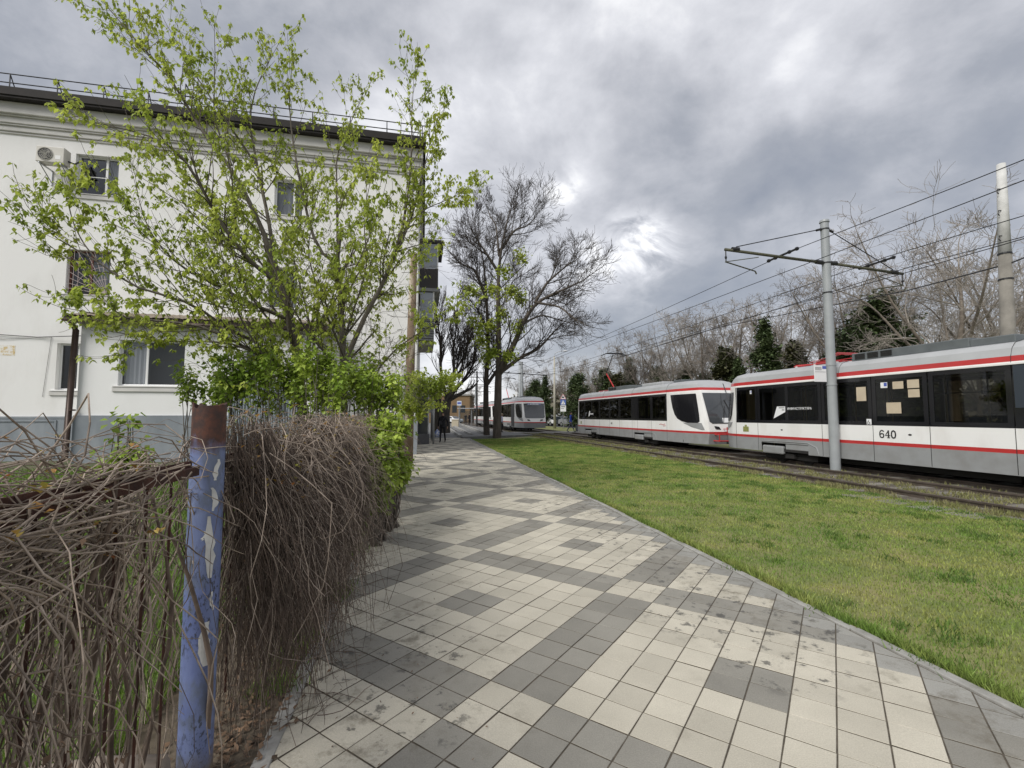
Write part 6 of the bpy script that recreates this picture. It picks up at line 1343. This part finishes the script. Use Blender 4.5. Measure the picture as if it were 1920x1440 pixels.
q = at(975, 779, 58); mb = MB(); mb.tube([(q[0], q[1], 0), (q[0], q[1], 8.2)], [.22, .17], 12); r = thing('concrete_mast', 'pale grey mast rising behind the roof of the platform tram', 'pole', (q[0], q[1], 0)); mb.build('shaft', POLEG, r, smooth=True); mb = MB(); mb.box((q[0]-.6, q[1]-.1, 3.9), (q[0]-.35, q[1]-.05, 4.5)); mb.tube([(q[0]-.5, q[1]-.07, 4.0), (q[0], q[1], 4.0)], .03, 5); mb.build('signal_plate', WHT, r)
q = at(1040, 779, 56); r = thing('street_lamp', 'pale concrete street lamp with one bent arm right of the platform tram', 'street lamp', (q[0], q[1], 0)); mb = MB(); mb.tube([(q[0], q[1], -.05), (q[0], q[1], 8.6)], [.17, .09], 12); mb.build('shaft', M('pale_concrete_lamp', (.46, .44, .37), (.38, .36, .3), 2, .9), r, smooth=True); mb = MB(); mb.tube([(q[0], q[1], 8.5), (q[0]+.1, q[1], 9.0), (q[0]+.5, q[1]-.1, 9.2), (q[0]+1.1, q[1]-.2, 9.25)], .035, 6); mb.build('arm', STEEL, r); mb = MB(); mb.ball((q[0]+1.3, q[1]-.2, 9.25), (.32, .14, .08), 10, 6); mb.build('lamp_head', M('pale_lamp_head', (.6, .6, .6), None), r, smooth=True)
q = at(1056, 779, 54); r = thing('road_sign', 'post with white triangle above a blue and white crossing sign', 'sign', (q[0], q[1], 0)); mb = MB(); mb.tube([(q[0], q[1], 0), (q[0], q[1], 3.9)], .035, 6); mb.build('post', STEEL, r); y = q[1]-.05
mb = MB(); mb.prism([(-.36, 3.42), (.36, 3.42), (0, 4.05)], lambda a, b, d: (q[0]+a, y+d, b), 0, .01); tr_ = mb.build('triangle_sign', WHT, r); mb = MB()
for a, b__ in (((-.33, 3.44), (.33, 3.44)), ((.33, 3.44), (0, 4.02)), ((0, 4.02), (-.33, 3.44))): mb.tube([(q[0]+a[0], y-.012, a[1]), (q[0]+b__[0], y-.012, b__[1])], .035, 4)
mb.build('red_border', M('faded_sign_red', (.5, .25, .25), None), tr_); mb = MB(); mb.box((q[0]-.12, y-.006, 3.55), (q[0]+.12, y-.001, 3.72)); mb.build('black_symbol', INK, tr_)
mb = MB(); mb.box((q[0]-.32, y, 2.75), (q[0]+.32, y+.012, 3.38)); s2 = mb.build('blue_sign', M('sign_blue', (.10, .16, .42), None), r); mb = MB(); mb.prism([(-.24, 2.82), (.24, 2.82), (0, 3.30)], lambda a, b, d: (q[0]+a, y-d, b), 0.001, .006); w2 = mb.build('white_triangle', WHT, s2); mb = MB(); mb.tube([(q[0]-.05, y-.012, 2.88), (q[0]+.02, y-.012, 3.0), (q[0]+.0, y-.012, 3.12)], .018, 4); mb.tube([(q[0]+.07, y-.012, 2.88), (q[0]+.02, y-.012, 3.0)], .018, 4); mb.ball((q[0], y-.012, 3.16), (.025, .01, .025), 6, 4); mb.build('walker_symbol', INK, s2)
mb = MB(); mb.box((q[0]-.32, y, 2.0), (q[0]+.32, y+.012, 2.70)); s3 = mb.build('white_plate', WHT, r); mb = MB(); mb.box((q[0]-.25, y-.004, 2.5), (q[0]+.25, y-.001, 2.6)); mb.box((q[0]-.25, y-.004, 2.3), (q[0]+.1, y-.001, 2.36)); mb.build('print_lines', GREYT, s3)
q = at(854, 779, 62); mb = MB(); mb.box((q[0]-.45, q[1]-.45, 0), (q[0]+.45, q[1]+.45, .95)); mb.box((q[0]-.5, q[1]-.5, .95), (q[0]+.5, q[1]+.5, 1.05)); mb.build('litter_bin', M('beige_planter', (.45, .40, .30), None), None, bevel=.03, label='square beige concrete planter on the far edge of the platform', category='planter')
# wheel and body of a car
GLC = M('car_glass', (.02, .025, .03), None, rough=.05, spec=.9); TYRE = M('tyre', (.015, .015, .015), None, rough=.9); LAMP = M('car_lamp', (.6, .6, .58), None, rough=.1); REDL = M('tail_lamp', (.35, .02, .02), None, rough=.2)
def car(label, loc, rz, paint, suv=False):
    r = thing('parked_car', label, 'car', (0, 0, 0), 0, 'cars on the road beyond the tracks'); h = 1.62 if suv else 1.42; W2 = .86
    prof = [(-2.1, .38), (-2.15, .62), (-2.05, .88), (-1.25, .98), (-.55, h-.02), (.75, h), (1.5, 1.06 if not suv else 1.35), (2.0, .98), (2.12, .6), (2.08, .36)]
    def wy(z): return W2*(1 if z < 1.0 else 1-.28*(z-1.0)/.5)
    mb = MB(); nP = len(prof); vs = [(x, -wy(z), z) for x, z in prof]+[(x, wy(z), z) for x, z in prof]; mb.add(vs, [tuple(range(nP)), tuple(reversed(range(nP, 2*nP)))]+[(i, i+nP, (i+1) % nP+nP, (i+1) % nP) for i in range(nP)]); mb.build('body', paint, r, bevel=.05)
    for sy in (-1, 1):
        for x0, x1, x2, x3 in ((-.98, .05, .05, -.5), (.12, 1.3 if not suv else 1.6, .8 if not suv else 1.3, .12)):
            mb = MB(); o_ = .012; mb.poly([(x0, sy*(wy(1.02)+o_), 1.02), (x1, sy*(wy(1.02)+o_), 1.02), (x2, sy*(wy(h-.1)+o_), h-.1), (x3, sy*(wy(h-.1)+o_), h-.1)]); mb.build('side_window', GLC, r)
        for x in (-1.35, 1.3): mb = MB(); mb.tube([(x, sy*.70, .32), (x, sy*.88, .32)], .32, 16); wl = mb.build('wheel', TYRE, r); mb = MB(); mb.tube([(x, sy*.87, .32), (x, sy*.89, .32)], .19, 12); mb.build('rim', STEEL, wl)
        mb = MB(); mb.box((-2.14, sy*.62-.16, .68), (-2.05, sy*.62+.16, .80)); mb.build('headlight', LAMP, r); mb = MB(); mb.box((2.05, sy*.66-.12, .75), (2.10, sy*.66+.12, .92)); mb.build('tail_light', REDL, r)
    mb = MB(); mb.poly([(-1.22, -.74, 1.01), (-1.22, .74, 1.01), (-.58, .62, h-.05), (-.58, -.62, h-.05)]); o = mb.build('windscreen', GLC, r); o.location.x -= .03; o.location.z += .02
    mb = MB(); mb.poly([(1.48, .7, 1.10 if not suv else 1.3), (1.48, -.7, 1.10 if not suv else 1.3), (.80, -.6, h-.04), (.80, .6, h-.04)]); o = mb.build('rear_window', GLC, r); o.location.x += .03; o.location.z += .015
    r.location = loc; r.rotation_euler = (0, 0, rz); return r
CW = M('white_car_paint', (.72, .73, .74), None, rough=.25, coat=.6); CB = M('dark_car_paint', (.03, .035, .04), None, rough=.2, coat=.6); CS = M('silver_car_paint', (.38, .39, .41), None, rough=.25, metal=.4, coat=.5); CBL = M('navy_car_paint', (.03, .045, .09), None, rough=.2, coat=.6)
for px, Yd, m_, su, lab, rz in ((1018, 76, CW, True, 'tall white car just right of the platform tram', 150), (1031, 71, CW, False, 'low white car left of the pale street lamp', 150), (1052, 69, CB, False, 'dark car behind the road sign post', 150), (1072, 66, CS, False, 'silver car behind the person in blue', 150), (1082, 70, CS, True, 'silver grey car half hidden by the rear of tram 641', 150), (1064, 80, CBL, True, 'navy car farther back on the road', 150), (1044, 86, CW, False, 'small white car farther back behind the street lamp', 150), (848, 88, CW, False, 'white car parked far away beyond the pollarded tree', 170), (1026, 94, CS, False, 'silver car farthest up the road', 150)):
    q = at(px, 779, Yd); car(lab, (q[0], q[1], .0), R(rz-30), m_, su)
# white and dark pedestrian railing along the road
WRL = M('white_rail_paint', (.70, .70, .68), None, rough=.5); kf = 0
for i in range(14):
    s0_ = 42+i*2.4; tq = 18.9; r = thing('pedestrian_railing', 'section of white and black zigzag pedestrian railing along the road', 'railing', trk(s0_+1.2, tq), 0, 'zigzag railing sections along the road') if i == 0 else None
    if i == 0:
        mb = MB()
        for z in (.12, .95): mb.tube([trk(s0_+.06, tq, z), trk(s0_+2.3, tq, z)], .03, 5)
        mb.build('rail', WRL, r)
        for k in range(7): mb = MB(); a = s0_+.12+k*.33; mb.tube([trk(a, tq, .12), trk(a+.165, tq, .95), trk(a+.33, tq, .12)] if k < 7 else [], .022, 5, cap=False); mb.build('zigzag_bar', WRL if k % 2 else BLACKM, r)
        for a in (s0_+.03, s0_+2.33): mb = MB(); mb.tube([trk(a, tq, 0), trk(a, tq, 1.05)], .04, 6); mb.build('post', WRL, r)
        base_r = r
    else: copy_tree(base_r, None, None, trk(s0_+1.2, tq))
# distant buildings
q = at(862, 779, 105); r = thing('brick_building', 'plain ochre brown building far beyond the pollarded tree', 'building', (q[0]-1, q[1], 0)); OC = M('ochre_wall', (.21, .14, .075), (.17, .115, .065), .5, .9)
mb = MB(); mb.box((q[0]-8, q[1], 0), (q[0]+2.2, q[1]+12, 6.0)); mb.build('wall', OC, r); mb = MB(); mb.box((q[0]-8.3, q[1]-.3, 6.0), (q[0]+2.5, q[1]+12.3, 6.4)); mb.build('roof', CONC, r)
for k in range(5): mb = MB(); mb.box((q[0]-7.4+k*1.9, q[1]-.04, 2.2), (q[0]-6.4+k*1.9, q[1]-.003, 3.8)); mb.build('window', GLC, r)
hq = at(715, 779, 24); 
if False: pass
